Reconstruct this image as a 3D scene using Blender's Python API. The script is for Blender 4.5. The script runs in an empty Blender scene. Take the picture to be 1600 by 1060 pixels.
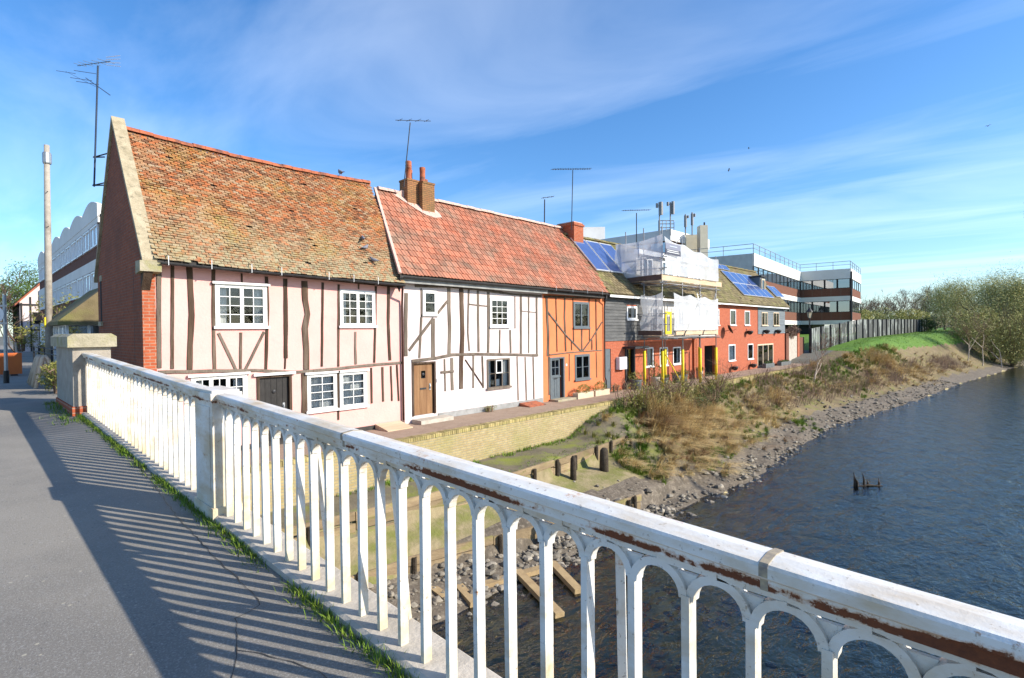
import bpy, math, random
from mathutils import Vector, Matrix, noise as mnoise
R = math.radians
rnd = random.Random(11)
sc = bpy.context.scene
col = sc.collection

# ------------------------------------------------------------------ camera
# x runs along the house fronts away from the bridge, y along the bridge parapet, z up; z = 0 is the riverside path
FPX, HEAD, PITCH, ROLL, CAMZ = 835.0, R(43.84), R(-0.86), R(-0.6), 3.05
fwd = Vector((math.cos(HEAD) * math.cos(PITCH), math.sin(HEAD) * math.cos(PITCH), math.sin(PITCH)))
rgt0 = Vector((math.sin(HEAD), -math.cos(HEAD), 0))
up0 = rgt0.cross(fwd)
rgt = rgt0 * math.cos(ROLL) + up0 * math.sin(ROLL)
upv = up0 * math.cos(ROLL) - rgt0 * math.sin(ROLL)
CAM = Vector((0, 0, CAMZ))
cd = bpy.data.cameras.new('camera'); cam = bpy.data.objects.new('camera', cd); col.objects.link(cam)
cd.sensor_width = 36; cd.lens = FPX / 1600 * 36; cd.clip_end = 4000; cd.clip_start = 0.05
m3 = Matrix((rgt, upv, -fwd)).transposed()
cam.matrix_world = Matrix.Translation(CAM) @ m3.to_4x4()
sc.camera = cam

# ------------------------------------------------------------------ light
SUN_AZ, SUN_EL = math.atan2(0.464, -0.886), R(29)
w = bpy.data.worlds.new('World'); sc.world = w; w.use_nodes = True
nt = w.node_tree; nt.nodes.clear()
N = nt.nodes.new; LK = nt.links.new
out = N('ShaderNodeOutputWorld'); bg = N('ShaderNodeBackground'); sky = N('ShaderNodeTexSky')
sky.sky_type = 'NISHITA'; sky.sun_disc = False; sky.sun_elevation = SUN_EL; sky.sun_rotation = SUN_AZ
sky.air_density = 1.0; sky.dust_density = 0.55; sky.ozone_density = 1.6
bg.inputs['Strength'].default_value = 0.125
hsv = N('ShaderNodeHueSaturation'); hsv.inputs['Saturation'].default_value = 1.15; hsv.inputs['Value'].default_value = 1.0; hsv.inputs['Hue'].default_value = 0.5
tint = N('ShaderNodeVectorMath'); tint.operation = 'MULTIPLY'; tint.inputs[1].default_value = (0.84, 1.0, 1.20)   # cool, clear winter air
LK(sky.outputs[0], tint.inputs[0]); LK(tint.outputs[0], hsv.inputs['Color'])
tc = N('ShaderNodeTexCoord'); sx = N('ShaderNodeSeparateXYZ'); LK(tc.outputs['Generated'], sx.inputs[0])
mz = N('ShaderNodeMath'); mz.operation = 'MAXIMUM'; mz.inputs[1].default_value = 0.06; LK(sx.outputs['Z'], mz.inputs[0])
dv = N('ShaderNodeVectorMath'); dv.operation = 'DIVIDE'
cb = N('ShaderNodeCombineXYZ')
for i in range(3): LK(mz.outputs[0], cb.inputs[i])
LK(tc.outputs['Generated'], dv.inputs[0]); LK(cb.outputs[0], dv.inputs[1])
mp = N('ShaderNodeMapping'); mp.inputs['Rotation'].default_value = (0, 0, R(38)); mp.inputs['Scale'].default_value = (0.6, 0.2, 1)
LK(dv.outputs[0], mp.inputs[0])
nz = N('ShaderNodeTexNoise'); nz.inputs['Scale'].default_value = 1.6; nz.inputs['Detail'].default_value = 7; nz.inputs['Roughness'].default_value = 0.55
nz.inputs['Distortion'].default_value = 0.6
LK(mp.outputs[0], nz.inputs['Vector'])
cr = N('ShaderNodeValToRGB'); cr.color_ramp.elements[0].position = 0.42; cr.color_ramp.elements[1].position = 0.85
cr.color_ramp.elements[1].color = (0.20, 0.20, 0.20, 1)
LK(nz.outputs[0], cr.inputs[0])
mx = N('ShaderNodeMix'); mx.data_type = 'RGBA'; mx.inputs['B'].default_value = (10.5, 11.2, 12.0, 1)
LK(cr.outputs[0], mx.inputs['Factor']); LK(hsv.outputs[0], mx.inputs['A'])
LK(mx.outputs['Result'], bg.inputs['Color']); LK(bg.outputs[0], out.inputs['Surface'])
sd = bpy.data.lights.new('sun', 'SUN'); sd.energy = 4.9; sd.angle = R(0.53); sd.color = (1.0, 0.92, 0.80)
so = bpy.data.objects.new('sun', sd); col.objects.link(so)
sdir = Vector((math.sin(SUN_AZ) * math.cos(SUN_EL), math.cos(SUN_AZ) * math.cos(SUN_EL), math.sin(SUN_EL)))
so.rotation_euler = sdir.to_track_quat('Z', 'Y').to_euler(); so.location = (20, -40, 40)
sc.view_settings.view_transform = 'Standard'; sc.view_settings.look = 'None'
sc.view_settings.exposure = 0.62; sc.view_settings.gamma = 1.0
sc.cycles.max_bounces = 6; sc.cycles.transparent_max_bounces = 12

# ------------------------------------------------------------------ measuring: a sight line meets a known plane
def ray(px, py):
    return (fwd * FPX + rgt * (px - 800) + upv * (530 - py)).normalized()
def on_y(px, py, Y):
    d = ray(px, py); t = Y / d.y; return CAM + d * t
def on_x(px, py, X):
    d = ray(px, py); t = X / d.x; return CAM + d * t
def on_z(px, py, Z):
    d = ray(px, py); t = (Z - CAMZ) / d.z; return CAM + d * t
def at_depth(px, py, D):
    d = ray(px, py); return CAM + d * (D / d.dot(fwd))
def crop(ox, oy, s):
    return lambda x, y: (ox + x / s, oy + y / s)
cA, cB, cC, cD = crop(220, 390, 5.046), crop(440, 400, 3.786), crop(630, 430, 4.419), crop(770, 440, 5.3)
cE, cF, cG, cH, cK = crop(930, 470, 6.84), crop(960, 370, 9.412), crop(1100, 470, 7.57), crop(1060, 340, 4.817), crop(0, 380, 4.417)

# ------------------------------------------------------------------ mesh helpers
class MB:
    def __init__(s): s.v = []; s.f = []; s.m = []
    def add(s, vs, fs, mi=0):
        b = len(s.v); s.v.extend([tuple(p) for p in vs]); s.f.extend([tuple(b + i for i in f) for f in fs]); s.m.extend([mi] * len(fs))
    def box(s, x0, x1, y0, y1, z0, z1, mi=0):
        s.add([(x0,y0,z0),(x1,y0,z0),(x1,y1,z0),(x0,y1,z0),(x0,y0,z1),(x1,y0,z1),(x1,y1,z1),(x0,y1,z1)],
              [(0,3,2,1),(4,5,6,7),(0,1,5,4),(1,2,6,5),(2,3,7,6),(3,0,4,7)], mi)
    def beam(s, p, q, a, b, up=(0,0,1), mi=0):
        p = Vector(p); q = Vector(q); d = (q - p).normalized(); u = Vector(up)
        sd_ = d.cross(u)
        if sd_.length < 1e-4: sd_ = d.cross(Vector((1,0,0)))
        sd_.normalize(); n = sd_.cross(d).normalized()
        vs = []
        for c in (p, q):
            for i, j in ((-1,-1),(1,-1),(1,1),(-1,1)): vs.append(c + sd_ * (i*a/2) + n * (j*b/2))
        s.add(vs, [(0,3,2,1),(4,5,6,7),(0,1,5,4),(1,2,6,5),(2,3,7,6),(3,0,4,7)], mi)
    def tube(s, pts, r, n=6, mi=0, cap=True):
        pts = [Vector(p) for p in pts]; k = len(pts)
        rs = r if isinstance(r, (list, tuple)) else [r] * k
        vs = []; prev = None
        for i in range(k):
            d = (pts[min(i+1,k-1)] - pts[max(i-1,0)])
            d = d.normalized() if d.length > 1e-9 else Vector((0,0,1))
            if prev is None:
                a = d.orthogonal().normalized()
            else:
                a = prev - d * prev.dot(d)
                a = a.normalized() if a.length > 1e-6 else d.orthogonal().normalized()
            prev = a; b = d.cross(a)
            for j in range(n):
                t = 2 * math.pi * j / n
                vs.append(pts[i] + (a * math.cos(t) + b * math.sin(t)) * rs[i])
        fs = [(i*n+j, i*n+(j+1)%n, (i+1)*n+(j+1)%n, (i+1)*n+j) for i in range(k-1) for j in range(n)]
        if cap: fs += [tuple(range(n-1,-1,-1)), tuple((k-1)*n+j for j in range(n))]
        s.add(vs, fs, mi)
    def prism(s, poly, axis, a0, a1, mi=0):
        k = len(poly)
        def P(p, a): return {'x': (a, p[0], p[1]), 'y': (p[0], a, p[1]), 'z': (p[0], p[1], a)}[axis]
        s.add([P(p, a0) for p in poly] + [P(p, a1) for p in poly],
              [(i, (i+1)%k, k+(i+1)%k, k+i) for i in range(k)] + [tuple(range(k-1,-1,-1)), tuple(range(k,2*k))], mi)
    def quad(s, a, b, c, d, mi=0): s.add([a,b,c,d], [(0,1,2,3)], mi)
    def lathe(s, prof, c, n=12, mi=0):
        vs = [(c[0]+r*math.cos(2*math.pi*j/n), c[1]+r*math.sin(2*math.pi*j/n), c[2]+z) for r, z in prof for j in range(n)]
        fs = [(i*n+j, i*n+(j+1)%n, (i+1)*n+(j+1)%n, (i+1)*n+j) for i in range(len(prof)-1) for j in range(n)]
        fs += [tuple(range(n-1,-1,-1)), tuple((len(prof)-1)*n+j for j in range(n))]
        s.add(vs, fs, mi)
    def blob(s, c, r, jit=0.25, rg=rnd, flat=1.0, mi=0):
        P6 = [(1,0,0),(-1,0,0),(0,1,0),(0,-1,0),(0,0,1),(0,0,-1)]
        F8 = [(0,2,4),(2,1,4),(1,3,4),(3,0,4),(2,0,5),(1,2,5),(3,1,5),(0,3,5)]
        vs = [Vector(p) for p in P6]; mid = {}; fs = []
        def md(a, b):
            k = (min(a,b), max(a,b))
            if k not in mid: vs.append((vs[a]+vs[b]).normalized()); mid[k] = len(vs)-1
            return mid[k]
        for a, b, c_ in F8:
            x, y, z = md(a,b), md(b,c_), md(c_,a); fs += [(a,x,z),(x,b,y),(z,y,c_),(x,y,z)]
        ax = Vector((rg.uniform(.7,1.3), rg.uniform(.7,1.3), rg.uniform(.6,1.1)*flat)); rz = rg.uniform(0, 6.28)
        M = Matrix.Rotation(rz, 3, 'Z')
        s.add([Vector(c) + M @ Vector((p.x*ax.x, p.y*ax.y, p.z*ax.z)) * (r * (1 + rg.uniform(-jit, jit))) for p in vs], fs, mi)
    def build(s, name, mats, parent=None, smooth=False, kind=None):
        me = bpy.data.meshes.new(name); me.from_pydata(s.v, [], s.f)
        for m_ in (mats if isinstance(mats, (list, tuple)) else [mats]): me.materials.append(m_)
        if any(s.m): me.polygons.foreach_set('material_index', s.m)
        if smooth: me.polygons.foreach_set('use_smooth', [True] * len(s.f))
        me.update()
        o = bpy.data.objects.new(name, me); col.objects.link(o)
        if parent is not None: attach(o, parent)
        if kind: o['kind'] = kind
        return o
def root_loc(p):
    v = Vector((0,0,0))
    while p is not None: v = v + p.location; p = p.parent
    return v
def attach(o, parent):
    o.parent = parent
    o.matrix_parent_inverse = Matrix.Translation(-Vector(parent.location)) if parent.type == 'EMPTY' else Matrix.Identity(4)
def tag(o, label, cat, group=None):
    o['label'] = label; o['category'] = cat
    if group: o['group'] = group
    return o
def thing(name, label, cat, loc=(0,0,0), group=None):
    o = bpy.data.objects.new(name, None); col.objects.link(o); o.location = loc; o.empty_display_size = 0.2
    return tag(o, label, cat, group)
def struct(o): o['kind'] = 'structure'; return o
def BX(name, mat, parent, *a):
    m = MB(); m.box(*a); return m.build(name, mat, parent)

# ------------------------------------------------------------------ materials
def base_mat(name):
    m = bpy.data.materials.new(name); m.use_nodes = True
    n = m.node_tree; return m, n, n.nodes['Principled BSDF'], n.nodes.new, n.links.new
def rgba(c): return (c[0], c[1], c[2], 1)
def mix_node(new, link, fac, a, b):
    x = new('ShaderNodeMix'); x.data_type = 'RGBA'
    for s_, v_ in (('Factor', fac), ('A', a), ('B', b)):
        if hasattr(v_, 'links'): link(v_, x.inputs[s_])
        elif isinstance(v_, (int, float)): x.inputs[s_].default_value = v_
        else: x.inputs[s_].default_value = rgba(v_)
    return x.outputs['Result']
def noise_node(new, link, pos, scale, detail=4, rough=0.6, lo=0.35, hi=0.65, stretch=None, dist=0.0):
    if stretch:
        mp_ = new('ShaderNodeMapping'); mp_.inputs['Scale'].default_value = stretch; link(pos, mp_.inputs[0]); pos = mp_.outputs[0]
    n_ = new('ShaderNodeTexNoise'); n_.inputs['Scale'].default_value = scale; n_.inputs['Detail'].default_value = detail
    n_.inputs['Roughness'].default_value = rough; n_.inputs['Distortion'].default_value = dist; link(pos, n_.inputs['Vector'])
    r_ = new('ShaderNodeMapRange'); r_.inputs['From Min'].default_value = lo; r_.inputs['From Max'].default_value = hi
    link(n_.outputs[0], r_.inputs[0]); return r_.outputs[0]
def mat(name, c, c2=None, scale=3.0, rough=0.85, bump=0.0, bscale=30.0, metal=0.0, spec=0.3, stretch=None, c3=None, s3=12.0, lo3=0.55, hi3=0.7, rand=0.0, detail=5):
    m, n, p, new, link = base_mat(name)
    g = new('ShaderNodeNewGeometry'); pos = g.outputs['Position']
    colr = None
    if c2 is not None:
        colr = mix_node(new, link, noise_node(new, link, pos, scale, detail, stretch=stretch), c, c2)
    if c3 is not None:
        colr = mix_node(new, link, noise_node(new, link, pos, s3, 6, lo=lo3, hi=hi3, stretch=stretch), colr if colr is not None else c, c3)
    if rand:
        oi = new('ShaderNodeObjectInfo'); ad = new('ShaderNodeMath'); ad.operation = 'ADD'
        link(oi.outputs['Random'], ad.inputs[0]); link(g.outputs['Random Per Island'], ad.inputs[1])
        fr = new('ShaderNodeMath'); fr.operation = 'FRACT'; link(ad.outputs[0], fr.inputs[0])
        mr = new('ShaderNodeMapRange'); mr.inputs['To Min'].default_value = 1 - rand; mr.inputs['To Max'].default_value = 1 + rand
        link(fr.outputs[0], mr.inputs[0])
        hs = new('ShaderNodeHueSaturation'); link(mr.outputs[0], hs.inputs['Value'])
        if colr is not None: link(colr, hs.inputs['Color'])
        else: hs.inputs['Color'].default_value = rgba(c)
        colr = hs.outputs['Color']
    if colr is not None: link(colr, p.inputs['Base Color'])
    else: p.inputs['Base Color'].default_value = rgba(c)
    p.inputs['Roughness'].default_value = rough; p.inputs['Metallic'].default_value = metal
    p.inputs['Specular IOR Level'].default_value = spec
    if bump:
        b = new('ShaderNodeBump'); b.inputs['Strength'].default_value = bump; b.inputs['Distance'].default_value = 0.02
        link(noise_node(new, link, pos, bscale, 6, lo=0.2, hi=0.8, stretch=stretch), b.inputs['Height']); link(b.outputs[0], p.inputs['Normal'])
    return m
def brick_mat(name, axis, c1, c2, mortar, bw=0.225, bh=0.075, stain=None, stain_amt=0.4, mort=0.010):
    m, n, p, new, link = base_mat(name)
    g = new('ShaderNodeNewGeometry'); sp = new('ShaderNodeSeparateXYZ'); link(g.outputs['Position'], sp.inputs[0])
    c = new('ShaderNodeCombineXYZ'); link(sp.outputs[axis], c.inputs['X']); link(sp.outputs['Z'], c.inputs['Y'])
    b = new('ShaderNodeTexBrick'); link(c.outputs[0], b.inputs['Vector'])
    b.inputs['Scale'].default_value = 1.0; b.inputs['Brick Width'].default_value = bw; b.inputs['Row Height'].default_value = bh
    b.inputs['Mortar Size'].default_value = mort; b.inputs['Mortar Smooth'].default_value = 0.2
    b.inputs['Color1'].default_value = rgba(c1); b.inputs['Color2'].default_value = rgba(c2); b.inputs['Mortar'].default_value = rgba(mortar)
    colr = b.outputs['Color']
    colr = mix_node(new, link, noise_node(new, link, g.outputs['Position'], 9.0, 5, lo=0.3, hi=0.9), colr, [x * 0.55 for x in c1])
    if stain:
        f_ = noise_node(new, link, g.outputs['Position'], 0.9, 6, lo=0.42, hi=0.75)
        ml = new('ShaderNodeMath'); ml.operation = 'MULTIPLY'; ml.inputs[1].default_value = stain_amt; link(f_, ml.inputs[0])
        colr = mix_node(new, link, ml.outputs[0], colr, stain)
    link(colr, p.inputs['Base Color']); p.inputs['Roughness'].default_value = 0.9; p.inputs['Specular IOR Level'].default_value = 0.2
    bp = new('ShaderNodeBump'); bp.inputs['Strength'].default_value = 0.6; bp.inputs['Distance'].default_value = 0.01; bp.invert = True
    link(b.outputs['Fac'], bp.inputs['Height']); link(bp.outputs[0], p.inputs['Normal'])
    return m
def glass_mat(name, tint=(0.5, 0.55, 0.55), tr=0.75, rough=0.02):
    m, n, p, new, link = base_mat(name); n.nodes.remove(p)
    o = [x for x in n.nodes if x.type == 'OUTPUT_MATERIAL'][0]
    t = new('ShaderNodeBsdfTransparent'); t.inputs[0].default_value = rgba(tint)
    gl = new('ShaderNodeBsdfGlossy'); gl.inputs['Roughness'].default_value = rough; gl.inputs['Color'].default_value = (.95,.97,1,1)
    fr = new('ShaderNodeFresnel'); fr.inputs[0].default_value = 1.6
    ad = new('ShaderNodeMath'); ad.operation = 'ADD'; ad.inputs[1].default_value = max(0, .72 - tr); ad.use_clamp = True; link(fr.outputs[0], ad.inputs[0])
    ms = new('ShaderNodeMixShader'); link(ad.outputs[0], ms.inputs[0]); link(t.outputs[0], ms.inputs[1]); link(gl.outputs[0], ms.inputs[2])
    link(ms.outputs[0], o.inputs['Surface']); return m
M = {}
M['pink'] = mat('pink_limewash', (.73,.41,.365), (.70,.375,.33), 1.2, .9, .25, 14, c3=(.62,.36,.325), s3=2.2, lo3=.6, hi3=.8)
M['white_pl'] = mat('whitish_limewash', (.67,.575,.55), (.63,.53,.505), 1.1, .9, .3, 12, c3=(.56,.44,.415), s3=1.6, lo3=.58, hi3=.85)
M['orange_pl'] = mat('orange_limewash', (.66,.205,.085), (.62,.18,.072), 1.2, .9, .25, 12, c3=(.55,.165,.075), s3=2.0, lo3=.6, hi3=.8)
M['timber'] = mat('weathered_oak', (.050,.029,.018), (.095,.062,.040), 5, .9, .7, 40, stretch=(1,1,.12), c3=(.19,.15,.115), s3=4, lo3=.52, hi3=.8, rand=.25)
M['timber_grey'] = mat('silvered_oak', (.105,.080,.060), (.20,.165,.13), 5, .9, .7, 40, stretch=(1,1,.15), c3=(.10,.072,.05), s3=5, lo3=.55, hi3=.75, rand=.2)
M['door_oak'] = mat('brown_oak_boards', (.17,.082,.035), (.27,.15,.07), 5, .7, .4, 40, stretch=(1,1,.1), rand=.15)
M['white'] = mat('white_gloss_paint', (.74,.74,.71), (.68,.67,.63), 8, .45, .08, 30, c3=(.5,.46,.4), s3=18, lo3=.68, hi3=.8)
M['white_clean'] = mat('white_plastic', (.80,.80,.79), rough=.4)
M['grey_paint'] = mat('blue_grey_paint', (.095,.115,.13), (.12,.14,.15), 6, .5)
M['black_paint'] = mat('black_paint', (.018,.016,.015), (.03,.027,.025), 6, .45)
M['dark_wood'] = mat('dark_fascia', (.03,.027,.025), (.05,.045,.04), 5, .7)
M['fascia_grey'] = mat('grey_fascia', (.33,.33,.32), (.22,.22,.21), 3, .8, .2)
M['glass'] = glass_mat('window_glass', (.88,.90,.90)); M['glass_dark'] = glass_mat('dark_glass', (.3,.34,.36), .6)
M['glass_sky'] = glass_mat('reflecting_glass', (.25,.3,.34), .45)
M['curtain'] = mat('net_curtain', (.72,.72,.70), (.55,.56,.55), 20, .9, stretch=(6,6,.3))
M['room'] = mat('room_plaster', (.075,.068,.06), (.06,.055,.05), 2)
M['brick_y'] = brick_mat('red_gable_brick', 'Y', (.36,.095,.038), (.26,.066,.03), (.22,.15,.11), stain=(.10,.045,.03), stain_amt=.6)
M['brick_x'] = brick_mat('orange_red_brick', 'X', (.50,.125,.05), (.38,.085,.038), (.42,.28,.2), stain=(.20,.06,.035), stain_amt=.35)
M['brick_new'] = brick_mat('bright_red_brick', 'X', (.50,.135,.065), (.42,.105,.052), (.40,.22,.15), stain=(.42,.12,.065), stain_amt=.3, mort=.008)
M['brick_stack'] = brick_mat('stack_brick', 'X', (.40,.19,.08), (.30,.13,.06), (.10,.085,.06), stain=(.10,.10,.045), stain_amt=.8)
M['brick_wall'] = brick_mat('yellow_stock_brick', 'X', (.47,.37,.185), (.40,.29,.14), (.33,.30,.22), stain=(.24,.24,.07), stain_amt=.6, mort=.012)
M['brick_office'] = brick_mat('brown_office_brick', 'X', (.22,.085,.052), (.18,.07,.045), (.2,.13,.1))
M['brick_office_y'] = brick_mat('brown_street_brick', 'Y', (.20,.075,.048), (.16,.06,.04), (.18,.12,.1))
M['stone_moss'] = mat('mossy_stone', (.42,.37,.27), (.28,.25,.17), 4, .95, .5, 30, c3=(.25,.24,.07), s3=3, lo3=.5, hi3=.75)
M['render_grey'] = mat('roughcast_pier', (.40,.36,.30), (.32,.28,.23), 5, .95, .5, 60, c3=(.24,.20,.16), s3=2.4)
M['coping'] = mat('lichened_coping', (.44,.37,.25), (.30,.25,.16), 5, .95, .5, 25, c3=(.17,.15,.10), s3=7)
M['cement'] = mat('pale_pink_mortar', (.62,.42,.35), (.5,.34,.28), 6, .95, .5, 25)
M['concrete'] = mat('pale_concrete', (.60,.58,.53), (.50,.48,.44), 2, .9, .1)
M['concrete_cream'] = mat('cream_render', (.62,.57,.44), (.56,.51,.38), 2, .9)
M['zinc'] = mat('galvanised', (.42,.43,.44), (.34,.35,.36), 12, .45, metal=.7)
M['zinc_dull'] = mat('scaffold_tube', (.22,.22,.22), (.30,.30,.29), 12, .5, metal=.4, spec=.4)
M['iron'] = mat('dark_iron', (.03,.03,.033), (.05,.05,.052), 10, .55, metal=.3)
M['blue_iron'] = mat('blue_grey_mast', (.06,.085,.13), rough=.5, metal=.3)
M['pipe_brown'] = mat('brown_downpipe', (.055,.024,.018), rough=.5)
M['yellow'] = mat('yellow_foam', (.80,.62,.02), (.72,.54,.02), 6, .7)
M['plank'] = mat('scaffold_board', (.62,.48,.33), (.50,.37,.24), 5, .9, .2, stretch=(.2,1,1))
M['plank_dark'] = mat('old_scaffold_board', (.16,.10,.075), (.11,.07,.055), 5, .9)
M['board_black'] = mat('tarred_weatherboard', (.115,.115,.112), (.075,.076,.076), 5, .75, .3, 30, stretch=(.3,1,1), rand=.12)
M['board_slate'] = mat('slate_blue_board', (.165,.19,.20), (.13,.15,.165), 5, .8, .2, 30, stretch=(.3,1,1), rand=.1)
M['roof_moss'] = mat('mossy_roof_tile', (.20,.155,.085), (.145,.115,.06), 2.5, .95, .5, 20, c3=(.19,.18,.06), s3=1.2, lo3=.45, hi3=.7, rand=.25)
M['solar'] = mat('solar_cell', (.05,.085,.22), (.06,.10,.26), 3, .12, spec=.8)
M['alu'] = mat('aluminium_edge', (.75,.76,.78), rough=.35, metal=.6)
M['terracotta'] = mat('terracotta', (.42,.13,.06), (.30,.09,.045), 6, .85, .2, c3=(.09,.06,.05), s3=3, lo3=.5, hi3=.7)
M['pantile'] = mat('red_interlocking_tile', (.47,.155,.085), (.38,.18,.115), .9, .85, .35, 30, c3=(.25,.155,.105), s3=1.3, lo3=.44, hi3=.70, rand=.2)
M['stone_step'] = mat('pale_step', (.50,.45,.38), (.38,.34,.28), 5, .9, .3)
M['pot_grey'] = mat('grey_planter', (.14,.15,.15), (.10,.11,.11), 8, .7)
M['planter_cream'] = mat('cream_trough', (.62,.50,.36), (.55,.43,.30), 6, .85)
M['leaf'] = mat('evergreen_leaf', (.055,.10,.018), (.09,.13,.03), 5, .55, rand=.45)
M['leaf_yel'] = mat('yellow_green_leaf', (.25,.24,.055), (.18,.185,.04), 3, .6, rand=.4)
M['leaf_olive'] = mat('olive_willow_leaf', (.42,.385,.12), (.34,.33,.11), .25, .7, rand=.45)
M['grass'] = mat('green_grass', (.11,.21,.016), (.17,.235,.025), 2.5, .7, rand=.4)
M['straw_brown'] = mat('brown_reed', (.33,.19,.085), (.24,.14,.065), 1.5, .85, rand=.4)
M['straw'] = mat('dry_reed', (.68,.53,.25), (.55,.39,.17), 1.5, .85, rand=.4)
M['twig'] = mat('brown_twig', (.15,.095,.065), (.21,.14,.10), 3, .9, rand=.35)
M['bark'] = mat('tree_bark', (.10,.08,.06), (.15,.12,.09), 4, .95, .5, 20)
M['twig_far'] = mat('grey_brown_twig', (.115,.088,.066), (.16,.12,.085), .2, .9, rand=.35)
M['bark_pale'] = mat('pale_birch_bark', (.55,.47,.38), (.35,.28,.22), 6, .9)
M['old_plank'] = mat('silty_plank', (.30,.225,.13), (.20,.145,.085), 4, .95, .6, 25, stretch=(.3,.3,1), c3=(.20,.19,.055), s3=3, lo3=.52, hi3=.7, rand=.2)
M['old_post'] = mat('black_stake', (.04,.03,.02), (.075,.058,.04), 8, .9, .8, 40)
M['lumber'] = mat('sunken_lumber', (.40,.29,.15), (.30,.21,.11), 4, .9, .3)
M['stone'] = mat('river_stone', (.26,.23,.18), (.17,.145,.11), 3, .85, .4, 25, rand=.5)
M['paper'] = mat('pale_blue_paper', (.62,.70,.80), (.75,.78,.8), 20, .6)
M['barrier'] = mat('orange_barrier', (.56,.14,.03), (.50,.12,.03), 3, .6)
M['trestle'] = mat('buff_trestle', (.62,.47,.33), (.52,.38,.26), 6, .8)
M['bird'] = mat('slate_plumage', (.13,.135,.16), (.22,.22,.25), 20, .7)
M['slate_sign'] = mat('slate_sign', (.20,.21,.27), rough=.6); M['sign_dark'] = mat('dark_sign_band', (.06,.065,.09), rough=.6)
M['black'] = mat('black_recess', (.012,.011,.011), rough=.9)
M['lamp_glass'] = mat('lantern_glass', (.6,.5,.33), rough=.2)
M['cloth_buff'] = mat('buff_cushion', (.5,.38,.24), rough=.9)
# ------------------------------------------------------------------ special surfaces
def rail_paint():
    m, n, p, new, link = base_mat('rusting_white_paint')
    g = new('ShaderNodeNewGeometry'); pos = g.outputs['Position']; sp = new('ShaderNodeSeparateXYZ'); link(pos, sp.inputs[0])
    def mth(op, a, b=None, clamp=False):
        x = new('ShaderNodeMath'); x.operation = op; x.use_clamp = clamp
        for i, v_ in enumerate((a, b)):
            if v_ is None: continue
            if hasattr(v_, 'links'): link(v_, x.inputs[i])
            else: x.inputs[i].default_value = v_
        return x.outputs[0]
    h = mth('SUBTRACT', mth('SUBTRACT', sp.outputs['Z'], mth('MULTIPLY', sp.outputs['Y'], .030)), 2.438)
    band = mth('SUBTRACT', 1.0, mth('DIVIDE', mth('ABSOLUTE', mth('ADD', h, .066)), .034), True)
    nD = noise_node(new, link, pos, 1.5, 3, .5, .30, .66)
    band = mth('MULTIPLY', band, nD)
    edge_ = mth('SUBTRACT', 1.0, mth('DIVIDE', mth('ABSOLUTE', mth('ADD', h, .009)), .006), True)
    foot = mth('SUBTRACT', 1.0, mth('DIVIDE', mth('ABSOLUTE', mth('ADD', h, .95)), .22), True)
    nA = noise_node(new, link, pos, 5.0, 8, .65, .2, .8, stretch=(1, .55, 1.6))
    nB = noise_node(new, link, pos, 38.0, 5, .7, .2, .8)
    nC = noise_node(new, link, pos, 2.3, 6, .6, .2, .8)
    s1 = mth('ADD', mth('MULTIPLY', nA, .62), mth('MULTIPLY', nB, .28))
    s1 = mth('ADD', s1, mth('MULTIPLY', band, .42)); s1 = mth('ADD', mth('ADD', s1, mth('MULTIPLY', edge_, .09)), mth('MULTIPLY', mth('MULTIPLY', mth('SUBTRACT', 1.0, mth('DIVIDE', mth('ABSOLUTE', mth('ADD', h, .072)), .055), True), mth('SUBTRACT', 1.0, mth('DIVIDE', mth('ABSOLUTE', mth('SUBTRACT', sp.outputs['Y'], .02)), .42), True)), .55))
    def step(v_, a, b):
        r_ = new('ShaderNodeMapRange'); r_.interpolation_type = 'SMOOTHSTEP'; r_.inputs['From Min'].default_value = a; r_.inputs['From Max'].default_value = b
        link(v_, r_.inputs[0]); return r_.outputs[0]
    c = mix_node(new, link, step(nC, .45, .8), (.70,.69,.65), (.56,.50,.39))
    c = mix_node(new, link, mth('MULTIPLY', foot, mth('MULTIPLY', nC, .75)), c, (.50,.43,.20))
    c = mix_node(new, link, step(nB, .66, .80), c, (.34,.30,.25))
    nE = noise_node(new, link, pos, 7.0, 6, .65, .46, .74, stretch=(1, .35, 1)); c = mix_node(new, link, mth('MULTIPLY', nE, .85), c, (.50,.36,.19))
    halo = step(s1, .60, .74)
    c = mix_node(new, link, mth('MULTIPLY', halo, .75), c, (.44,.20,.07))
    core = step(s1, .70, .745)
    c = mix_node(new, link, core, c, mix_node(new, link, nB, (.075,.026,.013), (.20,.06,.02)))
    link(c, p.inputs['Base Color'])
    r_ = new('ShaderNodeMapRange'); r_.inputs['To Min'].default_value = .5; r_.inputs['To Max'].default_value = .95; link(halo, r_.inputs[0]); link(r_.outputs[0], p.inputs['Roughness'])
    b = new('ShaderNodeBump'); b.inputs['Strength'].default_value = .5; b.inputs['Distance'].default_value = .006
    hh = mth('SUBTRACT', mth('MULTIPLY', nB, .35), core); link(hh, b.inputs['Height']); link(b.outputs[0], p.inputs['Normal'])
    return m
M['rail'] = rail_paint()
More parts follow.
